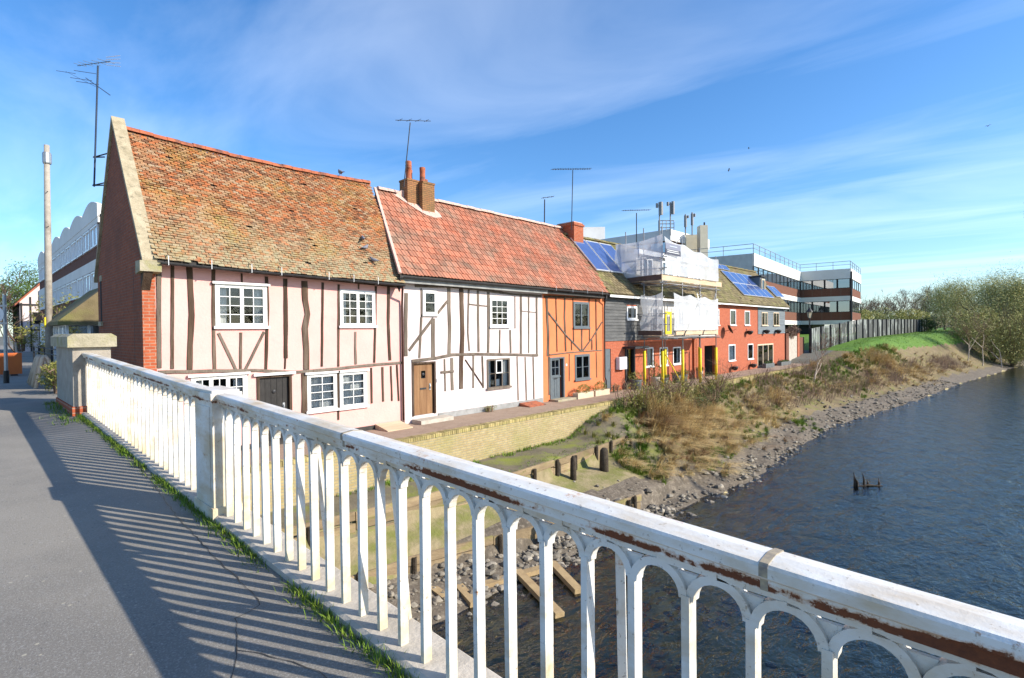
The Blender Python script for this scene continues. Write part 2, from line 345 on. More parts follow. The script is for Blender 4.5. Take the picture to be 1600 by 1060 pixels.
def asphalt():
    m, n, p, new, link = base_mat('worn_asphalt')
    g = new('ShaderNodeNewGeometry'); pos = g.outputs['Position']
    c = mix_node(new, link, noise_node(new, link, pos, 1.4, 5, .6, .3, .7), (.27,.245,.205), (.225,.205,.172))
    c = mix_node(new, link, noise_node(new, link, pos, .45, 5, .65, .45, .62), c, (.185,.17,.148))
    c = mix_node(new, link, noise_node(new, link, pos, 90, 3, .7, .5, .75), c, (.33,.32,.30))
    c = mix_node(new, link, noise_node(new, link, pos, 55, 3, .7, .62, .72), c, (.10,.10,.10))
    v_ = new('ShaderNodeTexVoronoi'); v_.inputs['Scale'].default_value = 9; link(pos, v_.inputs['Vector'])
    r_ = new('ShaderNodeMapRange'); r_.inputs['From Min'].default_value = .10; r_.inputs['From Max'].default_value = .06; link(v_.outputs['Distance'], r_.inputs[0])
    c = mix_node(new, link, r_.outputs[0], c, (.37,.34,.27))
    link(c, p.inputs['Base Color']); p.inputs['Roughness'].default_value = .92; p.inputs['Specular IOR Level'].default_value = .2
    b = new('ShaderNodeBump'); b.inputs['Strength'].default_value = .5; b.inputs['Distance'].default_value = .006
    link(noise_node(new, link, pos, 120, 3, .7, .2, .8), b.inputs['Height']); link(b.outputs[0], p.inputs['Normal'])
    return m
M['asphalt'] = asphalt(); M['joint'] = mat('stained_joint', (.40,.33,.22), (.22,.19,.16), 40, .8)
def water():
    m, n, p, new, link = base_mat('river_water'); n.nodes.remove(p)
    o = [x for x in n.nodes if x.type == 'OUTPUT_MATERIAL'][0]
    g = new('ShaderNodeNewGeometry'); pos = g.outputs['Position']
    a = noise_node(new, link, pos, 2.1, 4, .6, 0, 1, stretch=(.55, 1.0, 1), dist=.5)
    b_ = noise_node(new, link, pos, 7.0, 3, .6, 0, 1, stretch=(.7, 1.0, 1), dist=.4)
    ad = new('ShaderNodeMath'); ad.operation = 'MULTIPLY_ADD'; ad.inputs[1].default_value = .32; link(b_, ad.inputs[0]); link(a, ad.inputs[2])
    bp = new('ShaderNodeBump'); bp.inputs['Strength'].default_value = 1.0; bp.inputs['Distance'].default_value = .10; link(ad.outputs[0], bp.inputs['Height'])
    t = new('ShaderNodeBsdfTransparent'); t.inputs[0].default_value = (.90,.85,.68,1)
    gl = new('ShaderNodeBsdfGlossy'); gl.inputs['Roughness'].default_value = .06; link(bp.outputs[0], gl.inputs['Normal'])
    fr = new('ShaderNodeFresnel'); fr.inputs[0].default_value = 1.62; link(bp.outputs[0], fr.inputs['Normal'])
    ms = new('ShaderNodeMixShader'); link(fr.outputs[0], ms.inputs[0]); link(t.outputs[0], ms.inputs[1]); link(gl.outputs[0], ms.inputs[2])
    link(ms.outputs[0], o.inputs['Surface']); return m
M['water'] = water()
M['mud'] = mat('grey_mud', (.165,.135,.10), (.105,.085,.06), 2.5, .85, .8, 14, c3=(.30,.25,.18), s3=9, lo3=.5, hi3=.75)
M['bed'] = mat('silty_river_bed', (.60,.48,.24), (.34,.27,.12), 1.6, .9, .8, 8, c3=(.09,.10,.02), s3=1.3, lo3=.5, hi3=.7)
M['soil'] = mat('bank_soil', (.22,.165,.09), (.15,.115,.06), 2.0, .95, .6, 12, c3=(.17,.17,.045), s3=1.5, lo3=.5, hi3=.7)
M['silt'] = mat('dry_silt_terrace', (.31,.25,.14), (.23,.185,.10), 2.2, .95, .7, 12, c3=(.17,.175,.045), s3=1.1, lo3=.42, hi3=.62)
M['moss_bed'] = mat('mossy_terrace', (.19,.16,.105), (.14,.12,.08), 2.0, .95, .6, 14, c3=(.20,.22,.04), s3=.8, lo3=.5, hi3=.66)
M['lawn'] = mat('park_lawn', (.075,.165,.010), (.10,.19,.014), .35, .8, .6, 6, c3=(.06,.12,.014), s3=1.2)
M['land'] = mat('town_ground', (.12,.12,.10), (.16,.15,.12), .1, .95)
M['path'] = mat('riverside_path', (.33,.245,.18), (.27,.195,.14), 2.5, .95, .4, 40, c3=(.39,.31,.235), s3=14)
M['path_far'] = mat('park_path', (.27,.25,.22), (.22,.20,.18), 2.5, .95)

# ------------------------------------------------------------------ ground
def lerp_tab(tab, x):
    if x <= tab[0][0]: return tab[0][1]
    for (a, b), (c, d) in zip(tab, tab[1:]):
        if x <= c: return b + (d - b) * (x - a) / (c - a)
    return tab[-1][1]
def sstep(t): t = max(0, min(1, t)); return t * t * (3 - 2 * t)
WL = -2.4
EDGE = [(-60, 8), (6, 8.0), (10, 7.9), (14.7, 7.6), (17.6, 7.2), (20.3, 7.1), (24.5, 7.4), (33, 7.6), (37, 7.2), (47, 6.0), (53.5, 5.4), (66, 4.4), (84, 2.2), (97, .7), (128, -4), (170, -16), (260, -70), (420, -200)]
REV2 = [(-5, 10.3), (1.7, 10.2), (7.4, 9.6), (9.9, 8.8), (13.6, 8.25), (18, 8.3)]
REV1 = [(-5, 11.4), (1.7, 11.3), (6, 10.9), (11.3, 10.5), (19, 11.05), (22, 11.2)]
LAWN = [(46, -.05), (50, .2), (55.6, .85), (67.5, 1.85), (110, 2.3), (200, 2.6), (500, 3)]
WALLY = 12.5
def tz(u, v, rough=True):
    e = lerp_tab(EDGE, u); nv = mnoise.noise((u * .8, v * .8, 0)) * .10 + mnoise.noise((u * 2.4, v * 2.4, 3)) * .045 if rough else 0
    if v < -24: return WL + sstep((-24 - v) / 5) * 2.6
    if v < e:
        d = e - v; dk = sstep((u - 11) / 10); return WL - .03 - (min(.42, .09 * d) * (1 - dk) + min(1.7, .12 * d + .02 * d * d) * dk) + nv * min(1, d) * .8
    d = v - e
    L = lerp_tab(LAWN, u) if u > 46 else -.05
    if v > WALLY + .1 and u < 50: return -.05
    r2, r1 = lerp_tab(REV2, u), lerp_tab(REV1, u)
    if v < r2: za = WL + min(.3, .16 * d) + nv
    elif v < r1: za = -1.93 + .45 * (v - r2) / (r1 - r2) + nv * .6
    else: za = -1.05 + nv * .5
    wd = (WALLY - e) if u < 50 else 6.0 + min(2.0, max(0, u - 50) * .08)
    top = -.25 if u < 46 else L
    t = (d - 1.3) / max(.5, wd - 1.3)
    zb = WL + .40 * min(1, d / 1.5) + sstep(t) * (top - WL - .40) + nv * (1.6 if t < 1 else .5)
    k = sstep((u - 15.5) / 3.0)
    return za * (1 - k) + zb * k
def frange(a, b, s):
    r_ = []; x = a
    while x < b - 1e-6: r_.append(x); x += s
    return r_
us = frange(-40, 1.5, 4) + frange(1.5, 42, .3) + frange(42, 80, .8) + frange(80, 140, 2) + frange(140, 300, 10) + [300, 400, 600, 1000, 2500]
vs_ = [-2500, -800, -300, -120, -60, -40, -30] + frange(-29, 0, 2.0) + frange(0, 6, .5) + frange(6, 13, .2) + frange(13, 16, .5) + frange(16, 40, 3) + [40, 60, 100, 200, 500, 2500]
g = MB(); nv_ = len(vs_)
for u in us:
    for v in vs_: g.v.append((u, v, tz(u, v)))
for i in range(len(us) - 1):
    for j in range(nv_ - 1):
        u = (us[i] + us[i+1]) / 2; v = (vs_[j] + vs_[j+1]) / 2
        e = lerp_tab(EDGE, u)
        if v < e - .1 and v > -24: mi = 1
        elif v < e + 1.6 and v > -26: mi = 0
        elif u > 56 and u < 260 and v < 40: mi = 3 if tz(u, v, False) > .75 else 2
        elif u < 17 and v < lerp_tab(REV1, u): mi = 4
        elif u < 19 and v < WALLY: mi = 5
        elif v < WALLY + .2 or u > 60: mi = 2 if u < 200 else 3
        else: mi = 6
        g.f.append((i*nv_+j, (i+1)*nv_+j, (i+1)*nv_+j+1, i*nv_+j+1)); g.m.append(mi)
ground = struct(g.build('ground', [M['mud'], M['bed'], M['soil'], M['lawn'], M['silt'], M['moss_bed'], M['land']], smooth=True))
m = MB(); m.quad((-60, -40, WL), (500, -40, WL), (500, 12, WL), (-60, 12, WL)); struct(m.build('river', M['water']))
m = MB(); m.box(1.7, 51.5, WALLY + .26, 16.5, -.6, 0); struct(m.build('path', M['path']))
# ------------------------------------------------------------------ bridge deck and street
def deck_z(v): return 1.42 + .030 * v
def street_z(v): return lerp_tab([(13.2, deck_z(13.2)), (24, 1.58), (34, 1.55), (140, 1.3)], v)
m = MB()
NV = 60
for k in range(NV):
    a, b = -30 + 43.2 * k / NV, -30 + 43.2 * (k + 1) / NV
    m.quad((-9, a, deck_z(a)), (1.40, a, deck_z(a)), (1.40, b, deck_z(b)), (-9, b, deck_z(b)))
pav = struct(m.build('pavement', M['asphalt']))
m = MB(); m.prism([(-30, deck_z(-30) - .9), (13.2, deck_z(13.2) - .9), (13.2, deck_z(13.2) - .02), (-30, deck_z(-30) - .02)], 'x', -9, 1.38)
struct(m.build('bridge_deck', M['concrete']))
m = MB(); m.quad((-40, 13.2, deck_z(13.2)), (2.75, 13.2, deck_z(13.2)), (2.75, 24, 1.58), (-40, 24, 1.58)); m.quad((-40, 24, 1.58), (2.75, 24, 1.58), (2.75, 34, 1.55), (-40, 34, 1.55)); m.quad((-40, 34, 1.55), (30, 34, 1.55), (30, 140, 1.3), (-40, 140, 1.3))
m.quad((2.75, 13.2, deck_z(13.2)), (2.75, 13.2, -.5), (2.75, 34, -.5), (2.75, 34, 1.55)); m.quad((2.75, 34, -.5), (30, 34, -.5), (30, 34, 1.55), (2.75, 34, 1.55))
struct(m.build('street', M['asphalt']))
# the wandering cracks in the asphalt
def crack(pts, wd):
    m = MB(); P = [on_z(x, y, 1.52) for x, y in pts]
    Q = []
    for a, b in zip(P, P[1:]):
        nseg = max(2, int((b - a).length / .06))
        for k in range(nseg): Q.append(a.lerp(b, k / nseg) + Vector((rnd.uniform(-.008, .008), rnd.uniform(-.008, .008), 0)))
    Q.append(P[-1])
    L_, R_ = [], []
    for i, q in enumerate(Q):
        d = (Q[min(i+1, len(Q)-1)] - Q[max(i-1, 0)]); d.z = 0; d.normalize(); nn = Vector((-d.y, d.x, 0)); w_ = wd * rnd.uniform(.4, 1.2)
        L_.append(q + nn * w_); R_.append(q - nn * w_)
    for l in (L_, R_):
        for p in l: p.z = deck_z(p.y) + .004
    for i in range(len(Q) - 1): m.quad(L_[i], R_[i], R_[i+1], L_[i+1])
    m.build('crack', M['black_paint'], pav)
crack([(200, 725), (240, 770), (275, 815), (330, 870), (398, 930), (405, 945), (370, 965), (372, 1010), (360, 1058)], .0035)
crack([(372, 1012), (440, 1022), (500, 1040), (520, 1060)], .0025)

# ------------------------------------------------------------------ bridge parapet
U0 = 1.482
def rail_z(v): return 2.438 + .030 * v
par = thing('bridge_railing', 'white painted iron bridge railing with arched balusters and rusting handrail', 'railing', (U0, 5, deck_z(5)))
SEC = [(-2.95, 4.64), (5.08, 11.05)]
prof = [(-.057, -.004), (-.064, -.012), (-.064, -.038), (-.052, -.047), (-.052, -.076), (.052, -.076), (.052, -.047), (.064, -.038), (.064, -.012), (.057, -.004), (0, .003)]
for a, b in SEC:
    m = MB(); n_ = 60; k = len(prof)
    for i in range(n_ + 1):
        v = a + (b - a) * i / n_
        wob = mnoise.noise((v * 1.3, 1, 7)) * .004
        for pu, pz in prof: m.v.append((U0 + pu + wob, v, rail_z(v) + pz + wob * .5))
    for i in range(n_):
        for j in range(k): m.f.append((i*k+j, i*k+(j+1)%k, (i+1)*k+(j+1)%k, (i+1)*k+j)); m.m.append(0)
    m.f.append(tuple(range(k))); m.m.append(0); m.f.append(tuple(n_*k+j for j in range(k-1, -1, -1))); m.m.append(0)
    m.build('handrail', M['rail'], par)
SP = .183
def baluster_mesh(last=False):
    m = MB(); hb = rail_z(0) - .105 - (deck_z(0) + .05)      # foot to crown of the arch
    sp_ = hb - SP / 2
    bw, bd = .0125, .0225
    m.prism([(-bd, -bw), (-bd + .006, -bw), (bd, -bw), (bd, bw), (-bd, bw)], 'z', -.03, sp_ + .01)
    if not last:
        n_ = 12; ro, ri = SP / 2 + .004, SP / 2 - .021; dd = .020
        vs = []
        for i in range(n_ + 1):
            t = math.pi * i / n_
            for r_ in (ro, ri):
                for du in (-dd, dd): vs.append((du, SP / 2 - r_ * math.cos(t), sp_ + r_ * math.sin(t)))
        fs = []
        for i in range(n_):
            o = i * 4; q = o + 4
            fs += [(o, q, q+1, o+1), (o+2, o+3, q+3, q+2), (o, o+2, q+2, q), (o+1, q+1, q+3, o+3)]
        m.add(vs, fs)
        # flat web filling the foot of each spandrel
        m.add([(-.006, 0, sp_ + .0), (-.006, -.03, hb - .02), (-.006, .03, hb - .02), (.006, 0, sp_), (.006, -.03, hb - .02), (.006, .03, hb - .02)],
              [(0, 2, 1), (3, 4, 5), (0, 1, 4, 3), (1, 2, 5, 4), (2, 0, 3, 5)])
    m.box(-.02, .02, -SP / 2, SP / 2, hb - .004, hb + .034)
    me = bpy.data.meshes.new('baluster'); me.from_pydata(m.v, [], m.f); me.materials.append(M['rail']); me.update(); return me
bal = baluster_mesh()
for a, b in SEC:
    v = .3465
    while v - SP > a + .03: v -= SP
    while v < a + .03: v += SP
    while v < b - .05:
        o = bpy.data.objects.new('baluster', bal); col.objects.link(o); o.location = (U0, v, deck_z(v) + .05); o.rotation_euler = (0, rnd.uniform(-.006, .006), 0)
        attach(o, par); v += SP
# pilaster between the two runs
m = MB()
for (ua, ub, va, vb, z0, z1) in ((-.085, .12, 4.64, 5.08, -.02, .955), (-.10, .135, 4.62, 5.10, -.02, .10), (-.10, .135, 4.62, 5.10, .955, 1.012), (-.085, .12, 4.64, 5.08, 1.012, 1.032)):
    m.box(U0 + ua, U0 + ub, va, vb, deck_z(4.9) + z0, deck_z(4.9) + z1)
m.box(U0 - .091, U0 - .085, 4.70, 5.02, deck_z(4.9) + .2, deck_z(4.9) + .9)
m.build('pilaster', M['rail'], par)
for v in (.47, 2.62):
    m = MB(); k = len(prof); v0, v1 = v, v + .022
    for vv in (v0, v1):
        for pu, pz in prof: m.v.append((U0 + pu * 1.035, vv, rail_z(vv) + pz * 1.03 + .0015))
    m.f = [(j, (j+1)%k, k+(j+1)%k, k+j) for j in range(k)] + [tuple(range(k)), tuple(range(2*k-1, k-1, -1))]; m.m = [0] * len(m.f); m.build('rail_joint', M['joint'], par)
# kerb the balusters are let into
m = MB(); m.prism([(1.393, -.9), (1.66, -.9), (1.66, .035), (1.64, .05), (1.415, .05), (1.393, .035)], 'y', -3, 11.05)
m.v = [(x, y, z + deck_z(y)) for x, y, z in m.v]; m.build('kerb', M['stone_step'], par)
# raking stays on the river side
for v in (3.05, 1.95 + .27, .9):
    m = MB(); m.beam((U0 + .02, v + .06, rail_z(v) - .10), (U0 + .15, v + .13, deck_z(v) + .03), .03, .03); m.build('stay', M['rail'], par)
# stone end pier
pier = thing('stone_pier', 'grey rendered pier with mossy stone cap at the far end of the railing', 'pier', (1.55, 12, deck_z(12)))
BX('shaft', M['render_grey'], pier, 1.30, 1.80, 11.06, 13.05, deck_z(12) - .05, deck_z(12) + 1.08)
m = MB(); m.prism([(1.23, 1.08), (1.87, 1.08), (1.87, 1.25), (1.80, 1.30), (1.30, 1.30), (1.23, 1.25)], 'y', 10.97, 13.14)
m.v = [(x, y, z + deck_z(12)) for x, y, z in m.v]; m.build('cap', M['stone_moss'], pier)
BX('base', M['brick_x'], pier, 1.28, 1.82, 11.04, 13.07, deck_z(12) - .2, deck_z(12) + .12)

# litter
p = on_z(206, 703, 1.62); p.z = deck_z(p.y) + .004; m = MB()
m.add([p + Vector(o) for o in ((-.10, -.07, .0), (.09, -.05, .0), (.10, .06, .03), (-.08, .06, .05), (0, 0, .055))], [(0, 1, 4), (1, 2, 4), (2, 3, 4), (3, 0, 4), (0, 3, 2, 1)])
tag(m.build('litter', M['paper']), 'crumpled pale blue paper lying on the pavement beside the railing', 'litter')

# ------------------------------------------------------------------ retaining wall
rw = thing('retaining_wall', 'long low yellow brick retaining wall along the riverside path', 'wall', (14, WALLY, -1.1))
BX('wall', M['brick_wall'], rw, 1.7, 48, WALLY, WALLY + .24, -1.5, -.06)
m = MB(); x = 1.72
while x < 47.9:
    dz = rnd.uniform(-.008, .008); m.box(x, x + .068, WALLY - .02 + rnd.uniform(-.006, .006), WALLY + .258, -.058, .055 + dz); x += .08
m.box(1.72, 47.9, WALLY + .01, WALLY + .23, -.058, .03)
o = m.build('coping_bricks', M['brick_cap'] if 'brick_cap' in M else mat('mossy_coping_brick', (.40,.31,.14), (.28,.24,.09), 6, .95, .4, rand=.3), rw); o['kind'] = 'stuff'

# ------------------------------------------------------------------ timber revetments on the foreshore
def revet(tab, ztop, nrow, label, u0, u1):
    t = thing('timber_revetment', label, 'revetment', (u0, lerp_tab(tab, u0), ztop - .5), 'timber revetments on the foreshore')
    u = u0
    while u < u1:
        L_ = rnd.uniform(1.9, 2.6); ue = min(u + L_, u1)
        for r_ in range(nrow):
            h = .21; za = ztop - r_ * h - h / 2 + rnd.uniform(-.02, .02)
            p = Vector((u + .01, lerp_tab(tab, u) - .03 + rnd.uniform(-.02, .02), za + rnd.uniform(-.02, .02))); q = Vector((ue - .01, lerp_tab(tab, ue) - .03 + rnd.uniform(-.02, .02), za + rnd.uniform(-.03, .03)))
            m = MB(); m.beam(p, q, .055, h - .012); m.build('plank', M['old_plank'], t)
        for pu in (u + .15, (u + ue) / 2):
            v = lerp_tab(tab, pu) - .10; hh = rnd.uniform(-.08, .07); m = MB()
            m.tube([(pu, v, ztop - .75), (pu + rnd.uniform(-.02, .02), v, ztop + hh * .6), (pu + rnd.uniform(-.03, .03), v, ztop + hh)], [.06, .055, .035], 7); m.build('stake', M['old_post'], t)
        u = ue
revet(REV1, -1.0, 3, 'upper row of silty planks and dark stakes below the brick wall', 2.0, 17.5)
revet(REV2, -1.82, 3, 'lower row of silty planks and stakes beside the gravel and water', 2.0, 14.0)
def post(px, py, zg, h, r, label):
    p = on_z(px, py, zg); m = MB(); n_ = 9
    m.tube([p + Vector((0, 0, -.35)), p + Vector((.0, 0, h * .5)), p + Vector((.01, 0, h * .88)), p + Vector((.015, 0, h))], [r * 1.05, r, r * .92, r * .45], n_)
    tag(m.build('mooring_post', M['old_post'], None, True), label, 'post', 'old posts on the foreshore')
post(896, 750, -1.62, .75, .10, 'round topped dark timber post standing on the silt terrace')
post(944, 733, -1.55, .70, .15, 'fattest dark timber stump with twigs sprouting beside it')
post(986, 707, -1.5, .5, .06, 'thin dark stake nearest the reed bank')
# ------------------------------------------------------------------ facade tools; VF is the plane of the house fronts
VF = 14.8
def FU(px, py=520): return on_y(px, py, VF).x
def FZ(px, py): return on_y(px, py, VF).z
def wall_holes(name, mat_, parent, u0, u1, z0, z1, holes, y0=VF, th=.22):
    U = sorted({u0, u1} | {max(u0, min(u1, h[i])) for h in holes for i in (0, 1)}); Z = sorted({z0, z1} | {max(z0, min(z1, h[i])) for h in holes for i in (2, 3)})
    def solid(i, j):
        if i < 0 or j < 0 or i >= len(U) - 1 or j >= len(Z) - 1: return False
        c, d = (U[i] + U[i+1]) / 2, (Z[j] + Z[j+1]) / 2
        return not any(h[0] < c < h[1] and h[2] < d < h[3] for h in holes)
    m = MB(); y1 = y0 + th
    for i in range(len(U) - 1):
        for j in range(len(Z) - 1):
            if not solid(i, j): continue
            a, b, c, d = U[i], U[i+1], Z[j], Z[j+1]
            m.quad((a, y0, c), (b, y0, c), (b, y0, d), (a, y0, d)); m.quad((a, y1, d), (b, y1, d), (b, y1, c), (a, y1, c))
            if not solid(i-1, j): m.quad((a, y0, d), (a, y1, d), (a, y1, c), (a, y0, c))
            if not solid(i+1, j): m.quad((b, y0, c), (b, y1, c), (b, y1, d), (b, y0, d))
            if not solid(i, j-1): m.quad((a, y0, c), (a, y1, c), (b, y1, c), (b, y0, c))
            if not solid(i, j+1): m.quad((a, y0, d), (b, y0, d), (b, y1, d), (a, y1, d))
    return m.build(name, mat_, parent)
def stud(parent, cf, pts, w, mat_='timber', proud=.022, name='stud', wob=.12):
    """a timber on the front: points in crop pixels, w its width there"""
    P = []
    for x, y in pts:
        X, Y = cf(x, y); q = on_y(X, Y, VF); P.append(Vector((q.x, q.z)))
    a = cf(*pts[0]); b = cf(pts[0][0] + w, pts[0][1]); vert = abs(P[-1].y - P[0].y) > abs(P[-1].x - P[0].x)
    if vert: W = abs(on_y(b[0], b[1], VF).x - on_y(a[0], a[1], VF).x)
    else: c = cf(pts[0][0], pts[0][1] + w); W = abs(on_y(c[0], c[1], VF).z - on_y(a[0], a[1], VF).z)
    Q = []
    for p, q in zip(P, P[1:]):
        n_ = max(2, int((q - p).length / .16))
        for k in range(n_): Q.append(p.lerp(q, k / n_))
    Q.append(P[-1])
    m = MB(); sd = rnd.uniform(0, 99)
    for i, q in enumerate(Q):
        d = (Q[min(i+1, len(Q)-1)] - Q[max(i-1, 0)]).normalized(); nn = Vector((-d.y, d.x))
        l = W / 2 * (1 + wob * 2 * mnoise.noise((i * .35, sd, 0))); r_ = W / 2 * (1 + wob * 2 * mnoise.noise((i * .35, sd, 9)))
        A = q + nn * l; B = q - nn * r_; pr = proud * (1 + .3 * mnoise.noise((i * .5, sd, 4)))
        ch = min(.012, W * .15)
        for (e, dd) in ((A, -.02), (A, pr - ch), (A.lerp(B, ch / W), pr), (B.lerp(A, ch / W), pr), (B, pr - ch), (B, -.02)): m.v.append((e.x, VF - dd, e.y))
    for i in range(len(Q) - 1):
        for j in range(5): o = i * 6 + j; m.f.append((o, o + 1, o + 7, o + 6)); m.m.append(0)
    m.f.append(tuple(range(5, -1, -1))); m.m.append(0); o = (len(Q)-1) * 6; m.f.append(tuple(o + j for j in range(6))); m.m.append(0)
    return m.build(name, M[mat_], parent)
def wrect(cf, x0, x1, yt, yb):
    """opening from crop pixels: left, right edge and top, bottom as seen at its middle"""
    xm = (x0 + x1) / 2; ym = (yt + yb) / 2
    a = cf(x0, ym); b = cf(x1, ym); t = cf(xm, yt); d = cf(xm, yb)
    return (FU(*a), FU(*b), FZ(*d), FZ(*t))
def window(parent, r, leaves, frame='white', proud=.03, fw=.05, lw=.045, bar=.02, sill=True, curtain=0, lintel=False, glass='glass', label=None, y0=VF, recess=0.0):
    """leaves: list of (f0, f1, cols, rows) across the opening"""
    u0, u1, z0, z1 = r; f = y0 - proud + recess; bk = f + .09
    m = MB()
    for a in ((u0 - .01, u0 + fw, z0, z1), (u1 - fw, u1 + .01, z0, z1), (u0 + fw, u1 - fw, z1 - fw, z1 + .01), (u0 + fw, u1 - fw, z0 - .01, z0 + fw)): m.box(a[0], a[1], f, bk, a[2], a[3])
    if sill: m.box(u0 - .06, u1 + .06, f - .05, f - .001, z0 - .045, z0 + .025)
    if lintel: m.box(u0 - .08, u1 + .08, f - .06, f - .001, z1 - .01, z1 + .05)
    wo = m.build('window', M[frame], parent)
    iw = u1 - u0 - 2 * fw
    for (f0, f1, nc, nr) in leaves:
        a, b = u0 + fw + iw * f0 + .002, u0 + fw + iw * f1 - .002; c, d = z0 + fw + .002, z1 - fw - .002
        m = MB(); l0 = f + .004; l1 = f + .05
        for q in ((a, a + lw, c, d), (b - lw, b, c, d), (a + lw, b - lw, d - lw, d), (a + lw, b - lw, c, c + lw)): m.box(q[0], q[1], l0, l1, q[2], q[3])
        A, B, Cc, Dd = a + lw, b - lw, c + lw, d - lw; cw, rh = (B - A) / nc, (Dd - Cc) / nr
        for i in range(1, nc): m.box(A + i * cw - bar / 2, A + i * cw + bar / 2, l0 + .008, l1 - .004, Cc, Dd)
        for j in range(1, nr): m.box(A, B, l0 + .010, l1 - .006, Cc + j * rh - bar / 2, Cc + j * rh + bar / 2)
        m.build('casement', M[frame], wo)
        for i in range(nc):
            for j in range(nr):
                m = MB(); tl = rnd.uniform(-.004, .004); ya = l0 + .028
                m.quad((A + i*cw, ya + tl, Cc + j*rh), (A + (i+1)*cw, ya - tl, Cc + j*rh), (A + (i+1)*cw, ya - tl, Cc + (j+1)*rh), (A + i*cw, ya + tl, Cc + (j+1)*rh)); m.build('pane', M[glass], wo)
    if curtain:
        for (a, b) in (((u0 + fw, u0 + fw + iw * curtain), (u1 - fw - iw * curtain, u1 - fw)) if curtain < .5 else ((u0 + fw, u1 - fw),)):
            m = MB(); n_ = max(10, int((b - a) / .025))
            for i in range(n_ + 1):
                x = a + (b - a) * i / n_; y = bk + .05 + .02 * math.sin(i * 1.3) + .008 * math.sin(i * 3.1)
                m.v += [(x, y, z0 + .02), (x, y, z1 - .02)]
            m.f = [(2*i, 2*i+2, 2*i+3, 2*i+1) for i in range(n_)]; m.m = [0] * n_
            m.build('curtain', M['curtain'], wo, True)
    return wo
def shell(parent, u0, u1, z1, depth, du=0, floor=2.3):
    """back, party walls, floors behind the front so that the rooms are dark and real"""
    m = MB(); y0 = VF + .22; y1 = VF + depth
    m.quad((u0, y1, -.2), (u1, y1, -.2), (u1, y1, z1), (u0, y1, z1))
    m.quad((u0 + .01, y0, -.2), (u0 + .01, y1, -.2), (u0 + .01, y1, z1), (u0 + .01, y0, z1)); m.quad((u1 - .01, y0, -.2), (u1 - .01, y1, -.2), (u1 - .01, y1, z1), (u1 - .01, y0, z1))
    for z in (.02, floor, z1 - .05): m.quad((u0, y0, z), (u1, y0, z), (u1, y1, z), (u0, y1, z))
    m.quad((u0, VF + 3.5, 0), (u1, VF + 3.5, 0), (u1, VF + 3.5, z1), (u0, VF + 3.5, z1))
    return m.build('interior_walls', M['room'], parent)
def bil(c, s, t):   # corners: eave left, eave right, ridge right, ridge left
    return c[0] * (1-s) * (1-t) + c[1] * s * (1-t) + c[2] * s * t + c[3] * (1-s) * t
def sag(s, t, amt): return Vector((0, 0, -amt * math.sin(math.pi * s) * (.4 + .6 * t)))
def tile_frame(c, s, t, amt):
    e = .01; p = bil(c, s, t) + sag(s, t, amt)
    ds = (bil(c, s+e, t) + sag(s+e, t, amt) - p).normalized(); dt = (bil(c, s, t+e) + sag(s, t+e, amt) - p).normalized()
    n = ds.cross(dt).normalized(); return p, ds, n.cross(ds).normalized(), n
def deck_roof(parent, c, back, mat_, amt=0, name='roof', ns=24, drop=.05):
    m = MB()
    for i in range(ns + 1):
        s_ = i / ns
        for t in (0, .5, 1): m.v.append(tuple(bil(c, s_, t) + sag(s_, t, amt) + Vector((0, 0, -drop))))
        r_ = bil(c, s_, 1) + sag(s_, 1, amt); m.v.append((r_.x, back[0], back[1]))
    for i in range(ns):
        for j in range(3): o = i * 4 + j; m.f.append((o, o + 4, o + 5, o + 1)); m.m.append(0)
    return m.build(name, mat_, parent)
def ridge_tiles(parent, a, b, mat_, amt=0, r=.12, L=.32):
    n_ = max(1, int((b - a).length / L)); m = MB()
    for i in range(n_):
        p = a.lerp(b, i / n_) + Vector((0, 0, -amt * math.sin(math.pi * i / n_))); q = a.lerp(b, (i + .98) / n_) + Vector((0, 0, -amt * math.sin(math.pi * (i + 1) / n_)))
        j = rnd.uniform(-.012, .012); vs = []
        for e in (p, q):
            for k in range(7):
                t = math.pi * (k / 6) ; vs.append((e.x, e.y - math.cos(t) * r, e.z - .06 + math.sin(t) * r * 1.05 + j))
        m.add(vs, [(k, k+1, k+8, k+7) for k in range(6)] + [tuple(range(6, -1, -1)), tuple(range(7, 14))])
    return m.build('ridge_tiles', mat_, parent)
def gutter(parent, a, b, mat_, brackets, r=.055, name='gutter'):
    m = MB(); n_ = 20
    for i in range(n_ + 1):
        p = a.lerp(b, i / n_)
        for k in range(7):
            t = math.pi * (1 + k / 6); m.v.append((p.x, p.y + math.cos(t) * r, p.z + math.sin(t) * r))
        for k in range(6, -1, -1):
            t = math.pi * (1 + k / 6); m.v.append((p.x, p.y + math.cos(t) * (r - .006), p.z + math.sin(t) * (r - .006)))
    for i in range(n_):
        for k in range(14): m.f.append((i*14+k, i*14+(k+1)%14, (i+1)*14+(k+1)%14, (i+1)*14+k)); m.m.append(0)
    g_ = m.build(name, mat_, parent)
    for u in brackets:
        f = (u - a.x) / (b.x - a.x); p = a.lerp(b, f); m = MB()
        m.beam((u, p.y - r - .005, p.z - r), (u, p.y - r - .005, p.z + .16), .016, .008, (0, 1, 0)); m.beam((u, p.y - r - .01, p.z + .155), (u, p.y + .16, p.z + .20), .022, .006); m.beam((u, p.y - r - .01, p.z - r - .004), (u, p.y + r + .08, p.z - r - .004), .022, .006)
        m.build('gutter_bracket', M['zinc'], parent)
    return g_
EAVE = 14.42

